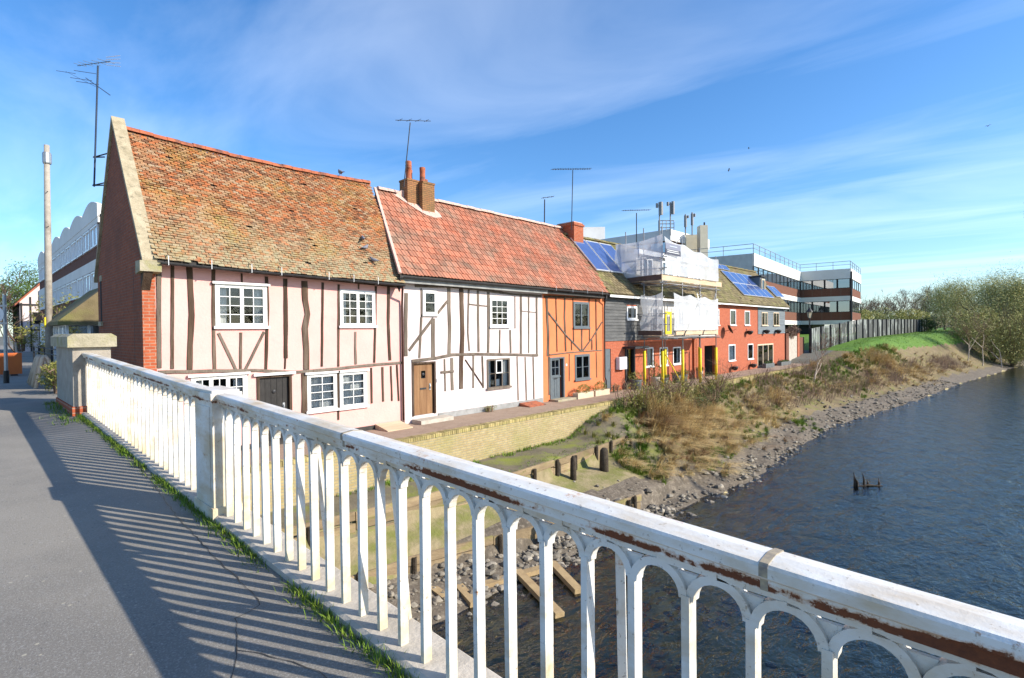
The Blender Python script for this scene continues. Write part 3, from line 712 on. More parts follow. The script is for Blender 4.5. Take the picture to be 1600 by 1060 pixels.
# =================================================================== pink cottage
uL, uL2, uR = FU(222, 480), FU(243, 480), FU(629, 540)
ph = thing('pink_cottage', 'pink limewashed timber framed cottage with brick gable and mossy tiled roof', 'house', (6.5, VF, 0))
r_ = on_x(177, 187, uL); RIDGE1 = Vector((0, r_.y, r_.z - .22))
zE1 = on_y(245, 404, EAVE).z
W1 = [wrect(cA, 588, 990, 278, 612), wrect(cB, 345, 550, 206, 418), wrect(cB, 152, 324, 695, 915), wrect(cB, 344, 500, 683, 895)]
wl = wrect(cA, 395, 832, 992, 1010); W1.append((wl[0], wl[1], wl[3] - 1.12, wl[3]))
dr = wrect(cA, 915, 1185, 990, 1010); DOOR1 = (dr[0], dr[1], .08, dr[3]); 
wall_holes('front_wall', M['pink'], ph, uL2, uR, -.1, zE1 + .1, W1 + [DOOR1])
BX('plinth', M['dark_wood'], ph, uL2, uR - .02, VF - .035, VF - .001, -.1, .13)
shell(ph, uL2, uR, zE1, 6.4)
# gable with its parapet, front return of orange brick
gy0, gy1 = VF - .02, 2 * RIDGE1.y - VF
zk = on_x(225, 398, uL).z
m = MB(); m.prism([(gy0 + .06, -.5), (gy1, -.5), (gy1, zk - .05), (RIDGE1.y, RIDGE1.z + .12), (gy0 + .06, zk - .05)], 'x', uL, uL2)
m.build('gable_wall', M['brick_y'], ph)
BX('brick_return', M['brick_x'], ph, uL + .001, uL2 - .001, gy0, gy0 + .059, -.4, zk - .06)
m = MB(); m.box(uL - .003, uL + .03, 15.6, 15.62, 0, 4.7); m.build('wall_joint', M['dark_wood'], ph)
for sgn, ye in ((1, gy0 - .32), (-1, gy1 + .3)):
    m = MB(); ze = zk - .22; th = .10
    m.add([(uL - .05, ye, ze), (uL2 - .02, ye, ze), (uL2 - .02, RIDGE1.y, RIDGE1.z + .16), (uL - .05, RIDGE1.y, RIDGE1.z + .16),
           (uL - .05, ye, ze + th * 1.3), (uL2 - .02, ye, ze + th * 1.3), (uL2 - .02, RIDGE1.y, RIDGE1.z + .16 + th * 1.5), (uL - .05, RIDGE1.y, RIDGE1.z + .16 + th * 1.5)],
          [(0,3,2,1),(4,5,6,7),(0,1,5,4),(1,2,6,5),(2,3,7,6),(3,0,4,7)])
    m.build('gable_coping', M['coping'], ph)
m = MB(); m.prism([(gy0 - .34, zk - .38), (gy0 + .1, zk - .42), (gy0 + .1, zk - .12), (gy0 - .34, zk - .14)], 'x', uL - .10, uL2 + .06); m.build('kneeler', M['stone_moss'], ph)
m = MB(); m.prism([(gy0 - .2, zk - .55), (gy0 - .001, zk - .8), (gy0 - .001, zk - .42), (gy0 - .3, zk - .385)], 'x', uL - .02, uL + .16); m.build('corbel', M['timber'], ph)
# slit in the gable
a, b = on_x(157.5, 440, uL), on_x(157.5, 503, uL)
BX('slit', M['black'], ph, uL - .006, uL + .05, a.y - .10, a.y + .10, b.z, a.z)
BX('slit_lintel', M['coping'], ph, uL - .012, uL + .05, a.y - .19, a.y + .19, a.z, a.z + .17)
BX('slit_sill', M['coping'], ph, uL - .05, uL + .05, a.y - .24, a.y + .24, b.z - .13, b.z)
# roof
eL, eR = on_y(246, 406, EAVE), on_y(632, 443, EAVE)
C1 = [Vector((uL2 - .02, EAVE, eL.z)), Vector((eR.x, EAVE, eR.z)), Vector((on_y(577, 285, RIDGE1.y).x, RIDGE1.y, RIDGE1.z - .02)), Vector((uL2 - .02, RIDGE1.y, RIDGE1.z))]
rf1 = deck_roof(ph, C1, (gy1, zk - .3), M['dark_wood'], .10)
def peg_tile_mat():
    m, n, p, new, link = base_mat('old_peg_tile')
    g = new('ShaderNodeNewGeometry'); pos = g.outputs['Position']
    rp = new('ShaderNodeValToRGB'); e = rp.color_ramp.elements
    e[0].position = 0; e[0].color = (.14,.07,.04,1); e[1].position = 1; e[1].color = (.34,.24,.15,1)
    for q, c in ((.2, (.30,.115,.05,1)), (.42, (.43,.145,.055,1)), (.6, (.27,.15,.075,1)), (.8, (.37,.20,.10,1))): x = e.new(q); x.color = c
    link(g.outputs['Random Per Island'], rp.inputs[0]); c = rp.outputs[0]
    f1 = noise_node(new, link, pos, .7, 6, .65, .50, .72); f2 = noise_node(new, link, pos, 14, 4, .7, .38, .62)
    ml = new('ShaderNodeMath'); ml.operation = 'MULTIPLY'; link(f1, ml.inputs[0]); link(f2, ml.inputs[1])
    c = mix_node(new, link, ml.outputs[0], c, (.37,.26,.06))                       # yellow lichen
    sp = new('ShaderNodeSeparateXYZ'); link(pos, sp.inputs[0]); mr = new('ShaderNodeMapRange'); mr.inputs['From Min'].default_value = 6.6; mr.inputs['From Max'].default_value = 4.7
    link(sp.outputs['Z'], mr.inputs[0]); f3 = noise_node(new, link, pos, 9, 5, .7, .36, .6); m2 = new('ShaderNodeMath'); m2.operation = 'MULTIPLY'; link(mr.outputs[0], m2.inputs[0]); link(f3, m2.inputs[1])
    c = mix_node(new, link, m2.outputs[0], c, (.33,.31,.19))                        # pale lichen and moss along the eaves
    f4 = noise_node(new, link, pos, 25, 4, .7, .6, .7); c = mix_node(new, link, f4, c, (.47,.42,.33))
    link(c, p.inputs['Base Color']); p.inputs['Roughness'].default_value = .95; p.inputs['Specular IOR Level'].default_value = .15
    b = new('ShaderNodeBump'); b.inputs['Strength'].default_value = .5; b.inputs['Distance'].default_value = .01
    link(noise_node(new, link, pos, 45, 4, .7, .2, .8), b.inputs['Height']); link(b.outputs[0], p.inputs['Normal']); return m
M['peg'] = peg_tile_mat()
def plain_tiles(parent, c, mat_, gauge, tw, amt, seed, th=.015, name='roof_tiles', jit=1.0):
    rg = random.Random(seed); m = MB()
    H = ((c[3] - c[0]).length + (c[2] - c[1]).length) / 2; rows = int(H / gauge); W = (c[1] - c[0]).length; nc = int(W / tw)
    for r_ in range(rows):
        t = r_ / rows; off = .5 * (r_ % 2); wave = rg.uniform(-.004, .004)
        for k in range(nc + 1):
            s_ = (k + off) / nc
            if s_ > 1.001 or s_ < -.001: continue
            if rg.random() < .004 * jit: continue
            p, ds, dt, nn = tile_frame(c, min(s_, .995), t, amt)
            p = p + ds * rg.uniform(-.006, .006) * jit + dt * (rg.uniform(-.010, .010) * jit + wave); lf = .030 + rg.uniform(-.004, .012) * jit + .02 * jit * mnoise.noise((k * .2, r_ * .25, seed)); sk = rg.uniform(-.02, .02) * jit
            L_ = gauge * 1.45; w_ = tw * .47
            a = p - ds * w_ + nn * lf; b = p + ds * w_ + nn * (lf + sk * .15); d = p - ds * w_ + dt * L_ + nn * .008; e = p + ds * w_ + dt * L_ + nn * .008
            dn = nn * th
            m.add([a, b, e, d, a - dn, b - dn], [(0, 1, 2, 3), (4, 5, 1, 0), (4, 0, 3), (1, 5, 2)])
    return m.build(name, mat_, parent, kind='stuff')
plain_tiles(rf1, C1, M['peg'], .086, .15, .10, 5)
ridge_tiles(rf1, C1[3] + Vector((0, 0, .05)), C1[2] + Vector((0, 0, .05)), M['terracotta'], .10)
# timber frame
T = lambda *a, **k: stud(ph, *a, **k)
T(cA, [(140, 118), (142, 500), (142, 935)], 38, 'timber_grey', .03)
T(cA, [(250, 125), (248, 500), (246, 942)], 29)
T(cA, [(380, 138), (392, 350), (400, 520), (388, 760), (386, 948)], 47)
T(cA, [(572, 155), (570, 400), (574, 640), (580, 950)], 30)
T(cA, [(612, 660), (748, 948)], 28, 'timber_grey'); T(cA, [(788, 655), (785, 946)], 22); T(cA, [(972, 650), (824, 946)], 22, 'timber_grey')
T(cA, [(795, 190), (796, 262)], 13); T(cA, [(990, 215), (1000, 450), (992, 700), (985, 944)], 26)
T(cA, [(1138, 232), (1142, 550), (1142, 858)], 33); T(cA, [(1138, 858), (1135, 942)], 13)
T(cB, [(134, 150), (138, 260), (152, 345), (136, 430), (146, 560), (144, 672)], 35, 'timber', .03)
T(cB, [(243, 158), (240, 400), (237, 655)], 14); T(cB, [(337, 170), (336, 400), (335, 655)], 13); T(cB, [(437, 450), (435, 540), (438, 642)], 13, 'timber_grey')
T(cB, [(557, 180), (553, 430), (548, 632)], 13); T(cB, [(632, 184), (630, 400), (640, 618)], 17); T(cB, [(455, 168), (455, 198)], 8)
Fx = lambda x, y: (x, y)
T(Fx, [(247, 582), (330, 580), (400, 579), (460, 582), (520, 577), (575, 571), (627, 567)], 5.5, 'timber_grey', .035, 'rail')
T(Fx, [(250, 411), (440, 430), (628, 449)], 4.5, 'timber', .016, 'wall_plate')
T(cB, [(131, 697), (133, 800), (132, 960)], 31, 'timber', .03); T(cB, [(334, 690), (336, 970)], 12)
T(cB, [(529, 662), (533, 872)], 12); T(cB, [(595, 658), (600, 862)], 13); T(cB, [(645, 652), (652, 858)], 10); T(cB, [(681, 645), (692, 858)], 10)
window(ph, W1[0], [(0, .5, 2, 4), (.5, 1, 2, 4)], curtain=.22, lintel=True)
window(ph, W1[1], [(0, .5, 2, 4), (.5, 1, 2, 4)], curtain=.2)
window(ph, W1[2], [(0, 1, 2, 4)], curtain=.6, lintel=True); window(ph, W1[3], [(0, 1, 2, 4)], curtain=.6, lintel=True)
window(ph, W1[4], [(0, .33, 2, 4), (.33, .66, 2, 4), (.66, 1, 2, 4)], curtain=.2, lintel=True)
def plank_door(parent, r, mat_, nplank, rec=.05, frame='timber', iron=True):
    u0, u1, z0, z1 = r; m = MB(); m.box(u0 + .06, u1 - .06, VF + rec + .031, VF + rec + .05, z0, z1 - .06); d = m.build('door', M[mat_], parent)
    pw = (u1 - u0 - .14) / nplank
    for i in range(nplank): BX('board', M[mat_], d, u0 + .07 + i * pw + .004, u0 + .07 + (i+1) * pw - .004, VF + rec + rnd.uniform(0, .006), VF + rec + .03, z0 + .01, z1 - .07)
    m = MB(); m.box(u0 - .01, u0 + .06, VF - .03, VF + .1, z0, z1 + .0); m.box(u1 - .06, u1 + .01, VF - .03, VF + .1, z0, z1 + .0); m.box(u0 + .06, u1 - .06, VF - .028, VF + .1, z1 - .06, z1); m.build('door_frame', M[frame], d)
    if iron:
        m = MB(); m.tube([(u1 - .20, VF + rec - .03, z0 + 1.0), (u1 - .20, VF + rec - .05, z0 + .95), (u1 - .20, VF + rec - .03, z0 + .88)], .012, 6); m.box(u1 - .23, u1 - .17, VF + rec - .015, VF + rec, z0 + .82, z0 + 1.05); m.build('handle', M['zinc'], d)
        m = MB(); m.lathe([(.02, 0), (.05, .02), (.05, .04), (.02, .06)], (0, 0, 0), 10); um = (u0 + u1) / 2; m.v = [(um + x, VF + rec - z * .6, z0 + 1.38 + y) for x, y, z in m.v]; m.build('knocker', M['iron'], d)
        BX('letter_plate', M['iron'], d, (u0+u1)/2 - .13, (u0+u1)/2 + .13, VF + rec - .012, VF + rec, z0 + .86, z0 + .92)
    return d
plank_door(ph, DOOR1, 'black_paint', 5)
BX('door_lintel', M['white'], ph, DOOR1[0] - .1, DOOR1[1] + .1, VF - .09, VF - .001, DOOR1[3], DOOR1[3] + .07)
gutter(ph, Vector((uL2 + .02, EAVE - .02, eL.z - .05)), Vector((eR.x, EAVE - .02, eR.z - .05)), M['iron'], [FU(*cA(x, 120)) * .97 + .08 for x in (187, 530, 848, 1085)] + [FU(*cB(x, 120)) * .97 + .1 for x in (260, 408, 553)])
m = MB(); pu = FU(627, 540); zt = eR.z - .1
m.tube([(eR.x - .05, EAVE - .02, zt), (eR.x - .08, EAVE, zt - .12), (pu, VF - .09, zt - .42), (pu, VF - .07, zt - .6), (pu, VF - .07, .15)], .035, 8); m.build('downpipe', M['pipe_brown'], ph, True)
m = MB(); m.prism([(VF - .75, 0), (VF - .04, 0), (VF - .04, .16), (VF - .75, .03)], 'x', FU(585, 660), FU(624, 655)); m.build('cellar_hatch', M['plank'], ph)

# =================================================================== white cottage and orange cottage
uW0, uWO, uO1 = FU(631, 540), FU(848, 540), FU(944, 540)
RY2 = 17.6
C2 = [Vector((on_y(627, 428, EAVE).x, EAVE, on_y(627, 429, EAVE).z)), Vector((on_y(951, 458, EAVE).x, EAVE, on_y(951, 458, EAVE).z)), None, None]
zr = on_y(720, 326, RY2).z
C2[2] = Vector((on_y(899, 366, RY2).x, RY2, zr)); C2[3] = Vector((on_y(588, 294, RY2).x, RY2, zr + .05))
sm = (uWO - C2[0].x) / (C2[1].x - C2[0].x)
Pm0 = C2[0].lerp(C2[1], sm); Pm1 = C2[3].lerp(C2[2], sm)
wh = thing('white_cottage', 'whitewashed timber framed cottage with brown oak door and red tiled roof', 'house', ((uW0 + uWO) / 2, VF, 0))
oc = thing('orange_cottage', 'orange limewashed narrow timber framed cottage with blue grey door and window frames', 'house', ((uWO + uO1) / 2, VF, 0))
WW = [wrect(cC, 136, 230, 108, 275), (FU(765.5, 490), FU(794.5, 490), FZ(780, 511), FZ(780, 466.5)), (FU(761, 585), FU(796, 585), FZ(778, 606), FZ(778, 561))]
dr = wrect(cC, 62, 222, 600, 965); DOORW = (dr[0], dr[1], max(.12, dr[2]), dr[3])
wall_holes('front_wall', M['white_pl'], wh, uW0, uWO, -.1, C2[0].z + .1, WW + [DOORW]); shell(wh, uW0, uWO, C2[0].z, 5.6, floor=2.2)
BX('plinth', M['fascia_grey'], wh, DOORW[1] + .1, uWO - .02, VF - .03, VF - .001, -.1, .20)
WO = [wrect(cD, 668, 793, 172, 385), wrect(cD, 680, 800, 605, 812)]
dr = wrect(cD, 478, 588, 628, 968); DOORO = (dr[0], dr[1], .06, dr[3])
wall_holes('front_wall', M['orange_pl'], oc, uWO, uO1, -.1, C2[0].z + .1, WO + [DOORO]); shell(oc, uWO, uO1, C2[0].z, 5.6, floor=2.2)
def roman_mesh(tw, L_):
    m = MB(); cs = [(-.5, .0), (-.44, .028), (-.34, .034), (-.26, .012), (-.02, .010), (.06, .026), (.16, .030), (.24, .010), (.47, .008)]
    for z_, dz in ((0, .022), (L_, .0)):
        for x, h in cs: m.v.append((x * tw * 1.04, z_, h + dz))
    for x, h in cs: m.v.append((x * tw * 1.04, .002, h))
    k = len(cs)
    m.f = [(i, i+1, k+i+1, k+i) for i in range(k-1)] + [(2*k+i, 2*k+i+1, i+1, i) for i in range(k-1)]; m.m = [0] * len(m.f)
    return m
def roman_roof(parent, c, s0, s1, cols, rows, amt, cap=300):
    """courses of interlocking tiles; the lowest ones single, the rest joined"""
    W = (c[1] - c[0]).length / cols; H = ((c[3] - c[0]).length + (c[2] - c[1]).length) / 2; L_ = H / rows
    src = roman_mesh(W, L_ * 1.08); me = bpy.data.meshes.new('roof_tile'); me.from_pydata(src.v, [], src.f); me.materials.append(M['pantile']); me.update()
    rest = MB(); n_ = 0
    for r_ in range(rows):
        for k in range(cols):
            s_ = (k + .5) / cols
            if not (s0 <= s_ < s1): continue
            p, ds, dt, nn = tile_frame(c, s_, r_ / rows, amt)
            rot = Matrix((ds, dt, nn)).transposed(); p = p + nn * rnd.uniform(-.004, .006) + dt * rnd.uniform(-.012, .012)
            rot = rot @ Matrix.Rotation(rnd.uniform(-.012, .012), 3, 'Z')
            if n_ < cap:
                o = bpy.data.objects.new('roof_tile', me); col.objects.link(o); o.matrix_world = Matrix.Translation(p) @ rot.to_4x4(); o.parent = parent; n_ += 1
            else: rest.add([p + rot @ Vector(q) for q in src.v], src.f)
    if rest.v: rest.build('roof_tiles', M['pantile'], parent, kind='stuff')
COLS, ROWS = 40, 15
CW = [C2[0], Pm0, Pm1, C2[3]]; CO = [Pm0, C2[1], C2[2], Pm1]
rfw = deck_roof(wh, CW, (VF + 5.6, C2[0].z), M['dark_wood'], 0, 'roof'); rfo = deck_roof(oc, CO, (VF + 5.6, C2[0].z), M['dark_wood'], 0, 'roof')
roman_roof(rfw, C2, 0, sm, COLS, ROWS, 0); roman_roof(rfo, C2, sm, 1.01, COLS, ROWS, 0)
ridge_tiles(rfw, C2[3] + Vector((.05, 0, .07)), Pm1 + Vector((0, 0, .07)), M['cement'], 0, .13, .4); ridge_tiles(rfo, Pm1 + Vector((0, 0, .07)), C2[2] + Vector((0, 0, .07)), M['cement'], 0, .13, .4)
# mortared left verge, bargeboard face below it
m = MB(); a, b = C2[0] + Vector((-.06, -.02, .03)), C2[3] + Vector((-.06, 0, .05)); m.beam(a, b, .10, .07, (0, -1, 1)); m.build('verge', M['cement'], rfw)
m = MB(); a, b = C2[0] + Vector((-.04, 0, -.05)), C2[3] + Vector((-.04, 0, -.05))
m.add([a, b, b + Vector((0, 0, -.9)), a + Vector((0, .1, -.5)), a + Vector((.05, 0, 0)), b + Vector((.05, 0, 0)), b + Vector((.05, 0, -.9)), a + Vector((.05, .1, -.5))], [(0,1,2,3),(7,6,5,4),(0,4,5,1),(3,2,6,7),(0,3,7,4)])
m.build('verge_wall', M['dark_wood'], rfw)
# eaves boards and gutter
for par_, a, b in ((wh, C2[0], Pm0), (oc, Pm0, C2[1])):
    m = MB(); m.beam(a + Vector((0, .10, -.17)), b + Vector((0, .10, -.17)), .03, .16); m.build('fascia', M['fascia_grey'] if par_ is wh else M['dark_wood'], par_)
    gutter(par_, a + Vector((.02, -.03, -.06)), b + Vector((0, -.03, -.06)), M['iron'], [] if par_ is wh else [FU(*cD(x, 60)) - .25 for x in (487, 622, 742, 865)])
T = lambda *a, **k: stud(wh, *a, **k)
G_ = 'timber_grey'
T(Fx, [(648, 447), (700, 448), (735, 451), (765, 455), (800, 460), (846, 463)], 4.2, G_, .03, 'wall_plate')
T(cC, [(20, 125), (16, 350), (18, 560)], 25, G_); T(cC, [(124, 92), (125, 292)], 9, G_); T(cC, [(124, 292), (118, 430), (111, 572)], 15, G_)
T(cC, [(302, 182), (236, 265)], 16, G_, .035, 'brace'); T(cC, [(205, 300), (40, 520)], 16, G_, .035, 'brace'); T(cC, [(206, 300), (205, 568)], 25, G_)
T(cC, [(314, 85), (316, 250), (320, 360), (316, 548)], 23, G_); T(cC, [(398, 82), (404, 250), (408, 400), (400, 600), (398, 785)], 26, 'timber', .03)
T(cC, [(452, 90), (448, 250), (446, 400), (456, 525)], 11, G_); T(cC, [(456, 202), (578, 216)], 9, G_, name='rail'); T(cC, [(516, 98), (516, 250), (520, 530)], 15, G_)
T(cC, [(587, 108), (588, 300), (586, 535)], 17, G_)
T(cD, [(57, 402), (55, 592)], 13, G_); T(cD, [(143, 402), (147, 592)], 15, G_); T(cD, [(182, 120), (183, 390)], 6, G_); T(cD, [(232, 120), (232, 350), (232, 598)], 17, G_)
T(cD, [(296, 125), (296, 592)], 11, G_); T(cD, [(362, 126), (364, 606)], 15, G_); T(cD, [(241, 246), (355, 257)], 6, G_, name='rail')
T(cD, [(200, 622), (210, 985)], 11, G_); T(cD, [(267, 626), (278, 996)], 11, G_); T(cD, [(333, 626), (340, 985)], 11, G_)
T(Fx, [(643, 564.5), (680, 560), (706, 554.5), (745, 553.5), (790, 554), (840, 555.5)], 4.6, G_, .04, 'rail')
T(cC, [(284, 580), (290, 802)], 11, G_); T(cC, [(334, 572), (338, 795)], 21, G_); T(cC, [(258, 672), (346, 665)], 16, G_, .04, 'rail'); T(cC, [(484, 556), (483, 780)], 13, G_)
T(cC, [(428, 585), (550, 768)], 8, 'timber', .03, 'brace'); T(cC, [(545, 560), (552, 780)], 12, G_)
window(wh, WW[0], [(0, 1, 1, 2)], curtain=.0); window(wh, WW[1], [(0, 1, 3, 4)], bar=.022, curtain=.0)
wo = window(wh, WW[2], [(0, .34, 1, 2), (.34, .66, 1, 2), (.66, 1, 1, 2)], frame='timber_grey', fw=.03, lw=.022, curtain=.22)
u0, u1, z0, z1 = WW[2]; du = u1 - u0; m = MB(); zc = (z0 + z1) / 2
for q in ((u0 + du * .36, u0 + du * .36 + .04, zc, z1 - .04), (u0 + du * .64 - .04, u0 + du * .64, zc, z1 - .04), (u0 + du * .36 + .04, u0 + du * .64 - .04, z1 - .08, z1 - .04), (u0 + du * .36 + .04, u0 + du * .64 - .04, zc, zc + .04)): m.box(q[0], q[1], VF - .05, VF - .031, q[2], q[3])
m.build('opening_light', M['white'], wo)
m = MB(); m.blob(((u0 + u1) / 2 - .2, VF + .16, z0 + .2), .2, .1, rnd, .8); m.build('cushion', M['cloth_buff'], wo, True); BX('card', M['white_clean'], wo, (u0 + u1) / 2 - .03, (u0 + u1) / 2 + .15, VF + .1, VF + .11, z0 + .06, z0 + .33)
plank_door(wh, DOORW, 'door_oak', 3)
um = (DOORW[0] + DOORW[1]) / 2; BX('peep_window', M['glass_dark'], wh, um - .07, um + .09, VF + .035, VF + .046, DOORW[2] + 1.25, DOORW[2] + 1.5)
BX('bell_push', M['white_clean'], wh, DOORW[1] + .05, DOORW[1] + .10, VF - .03, VF - .001, 1.30, 1.42)
tag(BX('doorstep', M['stone_step'], None, DOORW[0] - .05, DOORW[1] + .35, VF - .55, VF - .04, .0, .13), 'pale stone step below the brown oak door', 'step')
a = FU(*cD(215, 1040)); m = MB(); m.prism([(VF - .6, 0), (VF - .04, 0), (VF - .04, .13), (VF - .6, .03)], 'x', a, a + 1.0); tag(m.build('cellar_ramp', M['terracotta']), 'small sloping red tile ramp at the foot of the white wall', 'ramp')
T = lambda *a, **k: stud(oc, *a, **k)
T(Fx, [(850, 463.5), (895, 465), (942, 466)], 3.5, 'timber', .03, 'wall_plate')
T(cD, [(444, 122), (450, 300), (458, 450), (456, 618)], 19); T(cD, [(464, 622), (468, 940)], 15, G_); T(cD, [(521, 125), (526, 350), (531, 582)], 8); T(cD, [(595, 128), (593, 300), (603, 578)], 13)
T(cD, [(662, 132), (664, 300), (668, 512)], 8); T(cD, [(796, 140), (798, 300), (800, 490)], 8); T(cD, [(735, 392), (737, 576)], 11); T(cD, [(852, 150), (857, 572)], 9); T(cD, [(819, 482), (820, 566)], 9); T(cD, [(649, 500), (652, 570)], 7)
T(cD, [(455, 255), (600, 440), (730, 576)], 15, G_, .035, 'brace'); T(cD, [(902, 338), (820, 470), (742, 576)], 12, G_, .035, 'brace'); T(cD, [(470, 608), (600, 592), (740, 580), (900, 570)], 9, G_, .035, 'rail')
T(cD, [(632, 600), (632, 826)], 5); T(cD, [(855, 585), (860, 795)], 6)
window(oc, WO[0], [(0, .5, 1, 2), (.5, 1, 1, 2)], 'grey_paint', lintel=False); window(oc, WO[1], [(0, .5, 1, 2), (.5, 1, 1, 2)], 'grey_paint')
u0, u1, z0, z1 = DOORO; ul = u0 + (u1 - u0) * .72
m = MB(); m.box(u0 - .04, u0 + .05, VF - .03, VF + .1, z0, z1); m.box(u1 - .05, u1 + .04, VF - .03, VF + .1, z0, z1); m.box(u0 + .05, u1 - .05, VF - .028, VF + .1, z1 - .06, z1); d = m.build('door', M['grey_paint'], oc)
m = MB(); zc = z0 + (z1 - z0) * .54
m.box(u0 + .055, ul, VF + .02, VF + .06, z0, zc); m.box(u0 + .05, ul + .03, VF - .01, VF + .019, zc - .04, zc + .02)
for q in ((u0 + .055, u0 + .12, zc, z1 - .06), (ul - .07, ul, zc, z1 - .06), (u0 + .12, ul - .07, z1 - .13, z1 - .06), (u0 + .12, ul - .07, zc, zc + .06)): m.box(q[0], q[1], VF + .02, VF + .06, q[2], q[3])
uc = (u0 + .12 + ul - .07) / 2; zm = (zc + z1 - .06) / 2; m.box(uc - .015, uc + .015, VF + .024, VF + .056, zc + .06, z1 - .13); m.box(u0 + .12, ul - .07, VF + .026, VF + .054, zm - .015, zm + .015)
for k in range(3): x = u0 + .10 + k * (ul - u0 - .14) / 3; m.box(x, x + (ul - u0 - .14) / 3 - .03, VF + .008, VF + .021, z0 + .1, zc - .15)
m.build('door_leaf', M['grey_paint'], d)
for i in range(2):
    for j in range(2):
        a, b = (u0 + .12, uc) if i == 0 else (uc, ul - .07); c, e = (zc + .06, zm) if j == 0 else (zm, z1 - .13); m = MB(); m.quad((a, VF + .04, c), (b, VF + .04, c), (b, VF + .04, e), (a, VF + .04, e)); m.build('pane', M['glass_dark'], d)
BX('letter_box', M['iron'], d, uc - .12, uc + .12, VF + .0, VF + .007, zc - .12, zc - .07)
BX('house_number', M['white_clean'], oc, FU(*cD(603, 690)), FU(*cD(613, 690)), VF - .02, VF - .001, FZ(*cD(608, 700)), FZ(*cD(608, 682)))
m = MB(); m.tube([(C2[1].x - .2, EAVE, C2[1].z - .12), (uO1 - .06, VF - .09, C2[1].z - .5), (uO1 - .06, VF - .07, C2[1].z - .7), (uO1 - .06, VF - .07, .75), (uO1 + .02, VF - .09, .6), (uO1 + .02, VF - .1, .1)], .035, 8); m.build('downpipe', M['iron'], oc, True)
tag(BX('doorstep', M['stone_moss'], None, DOORO[0] - .1, DOORO[1] + .5, VF - .5, VF - .04, 0, .09), 'low mossy step below the blue grey door', 'step')

# chimneys
def roof_at(c, y): t = (y - c[0].y) / (c[3].y - c[0].y); return c[0].z + (c[3].z - c[0].z) * t
def pot(parent, x, y, z, h, r, ribs=False):
    m = MB(); pr = [(r * 1.1, 0), (r * 1.1, .06), (r * .95, .09), (r * .88, h * .6)]
    if ribs: pr += [(r * 1.05, h * .62), (r * 1.05, h * .68), (r * .9, h * .7), (r * 1.05, h * .74), (r * 1.05, h * .80), (r * .9, h * .82), (r * 1.02, h * .9)]
    pr += [(r * .98, h * .97), (r * .9, h), (r * .7, h), (r * .65, h - .1)]; m.lathe(pr, (x, y, z), 14); m.build('chimney_pot', M['terracotta'], parent, True)
cp = on_y(652, 322, 17.25); x0 = on_y(635, 300, 17.3).x
ch = MB(); zt = on_y(652, 286, 17.3).z
ch.box(x0, x0 + .52, 17.22, 17.75, 7.1, zt); ch.box(x0 + .525, x0 + 1.12, 16.98, 17.55, 6.9, zt - .05); ch.box(x0 - .02, x0 + .54, 17.20, 17.77, zt, zt + .07); ch.box(x0 + .545, x0 + 1.14, 16.96, 17.57, zt - .05, zt + .02)
cho = ch.build('chimney', M['brick_stack'], wh)
pot(cho, x0 + .20, 17.42, zt + .06, .74, .12, True); pot(cho, x0 + .42, 17.64, zt + .06, .50, .10); pot(cho, x0 + .70, 17.2, zt + .01, .60, .12); pot(cho, x0 + .98, 17.42, zt + .01, .22, .13)
m = MB(); yb = 16.75; m.prism([(x0 - .45, roof_at(C2, 17.45) + .05), (x0 + 1.3, roof_at(C2, 17.3) + .06), (x0 + 1.45, roof_at(C2, 17.5) + .06), (x0 + 1.2, roof_at(C2, 17.6) + .15), (x0 - .1, roof_at(C2, 17.6) + .15)], 'y', 17.45, 17.7)
m.build('flaunching', M['cement'], cho)
m = MB(); a = Vector((x0 - .3, 17.05, roof_at(C2, 17.05) + .075)); 
pts = [(-.5, 17.5), (-.2, 17.25), (.3, 16.95), (.6, 16.80), (1.0, 16.74), (1.35, 16.82), (1.4, 17.0), (1.25, 17.2), (.7, 17.1), (.1, 17.4)]
m.add([(x0 + x + rnd.uniform(-.05, .05), y, roof_at(C2, y) + .068) for x, y in pts], [tuple(range(len(pts)))]); m.build('mortar_apron', M['cement'], cho)
m = MB(); a, b = on_y(880, 352, 17.1), on_y(911, 392, 16.75); zt2 = on_y(896, 350, 17.1).z
xa = on_y(897, 370, 16.75).x; xb = on_y(911.5, 370, 16.75).x
m.box(xa, xb, 16.75, 17.95, 6.7, zt2); m.box(xa - .05, xb + .05, 16.70, 18.0, zt2 - .16, zt2 - .07); cho2 = m.build('chimney', M['brick_x'], oc)
BX('chimney_cap', M['cement'], cho2, xa + .05, xb - .05, 16.8, 17.9, zt2, zt2 + .05)
BX('lead_flashing', M['stone_step'], cho2, xa - .03, xb + .03, 16.70, 16.76, roof_at(C2, 16.73) - .1, roof_at(C2, 16.73) + .14)

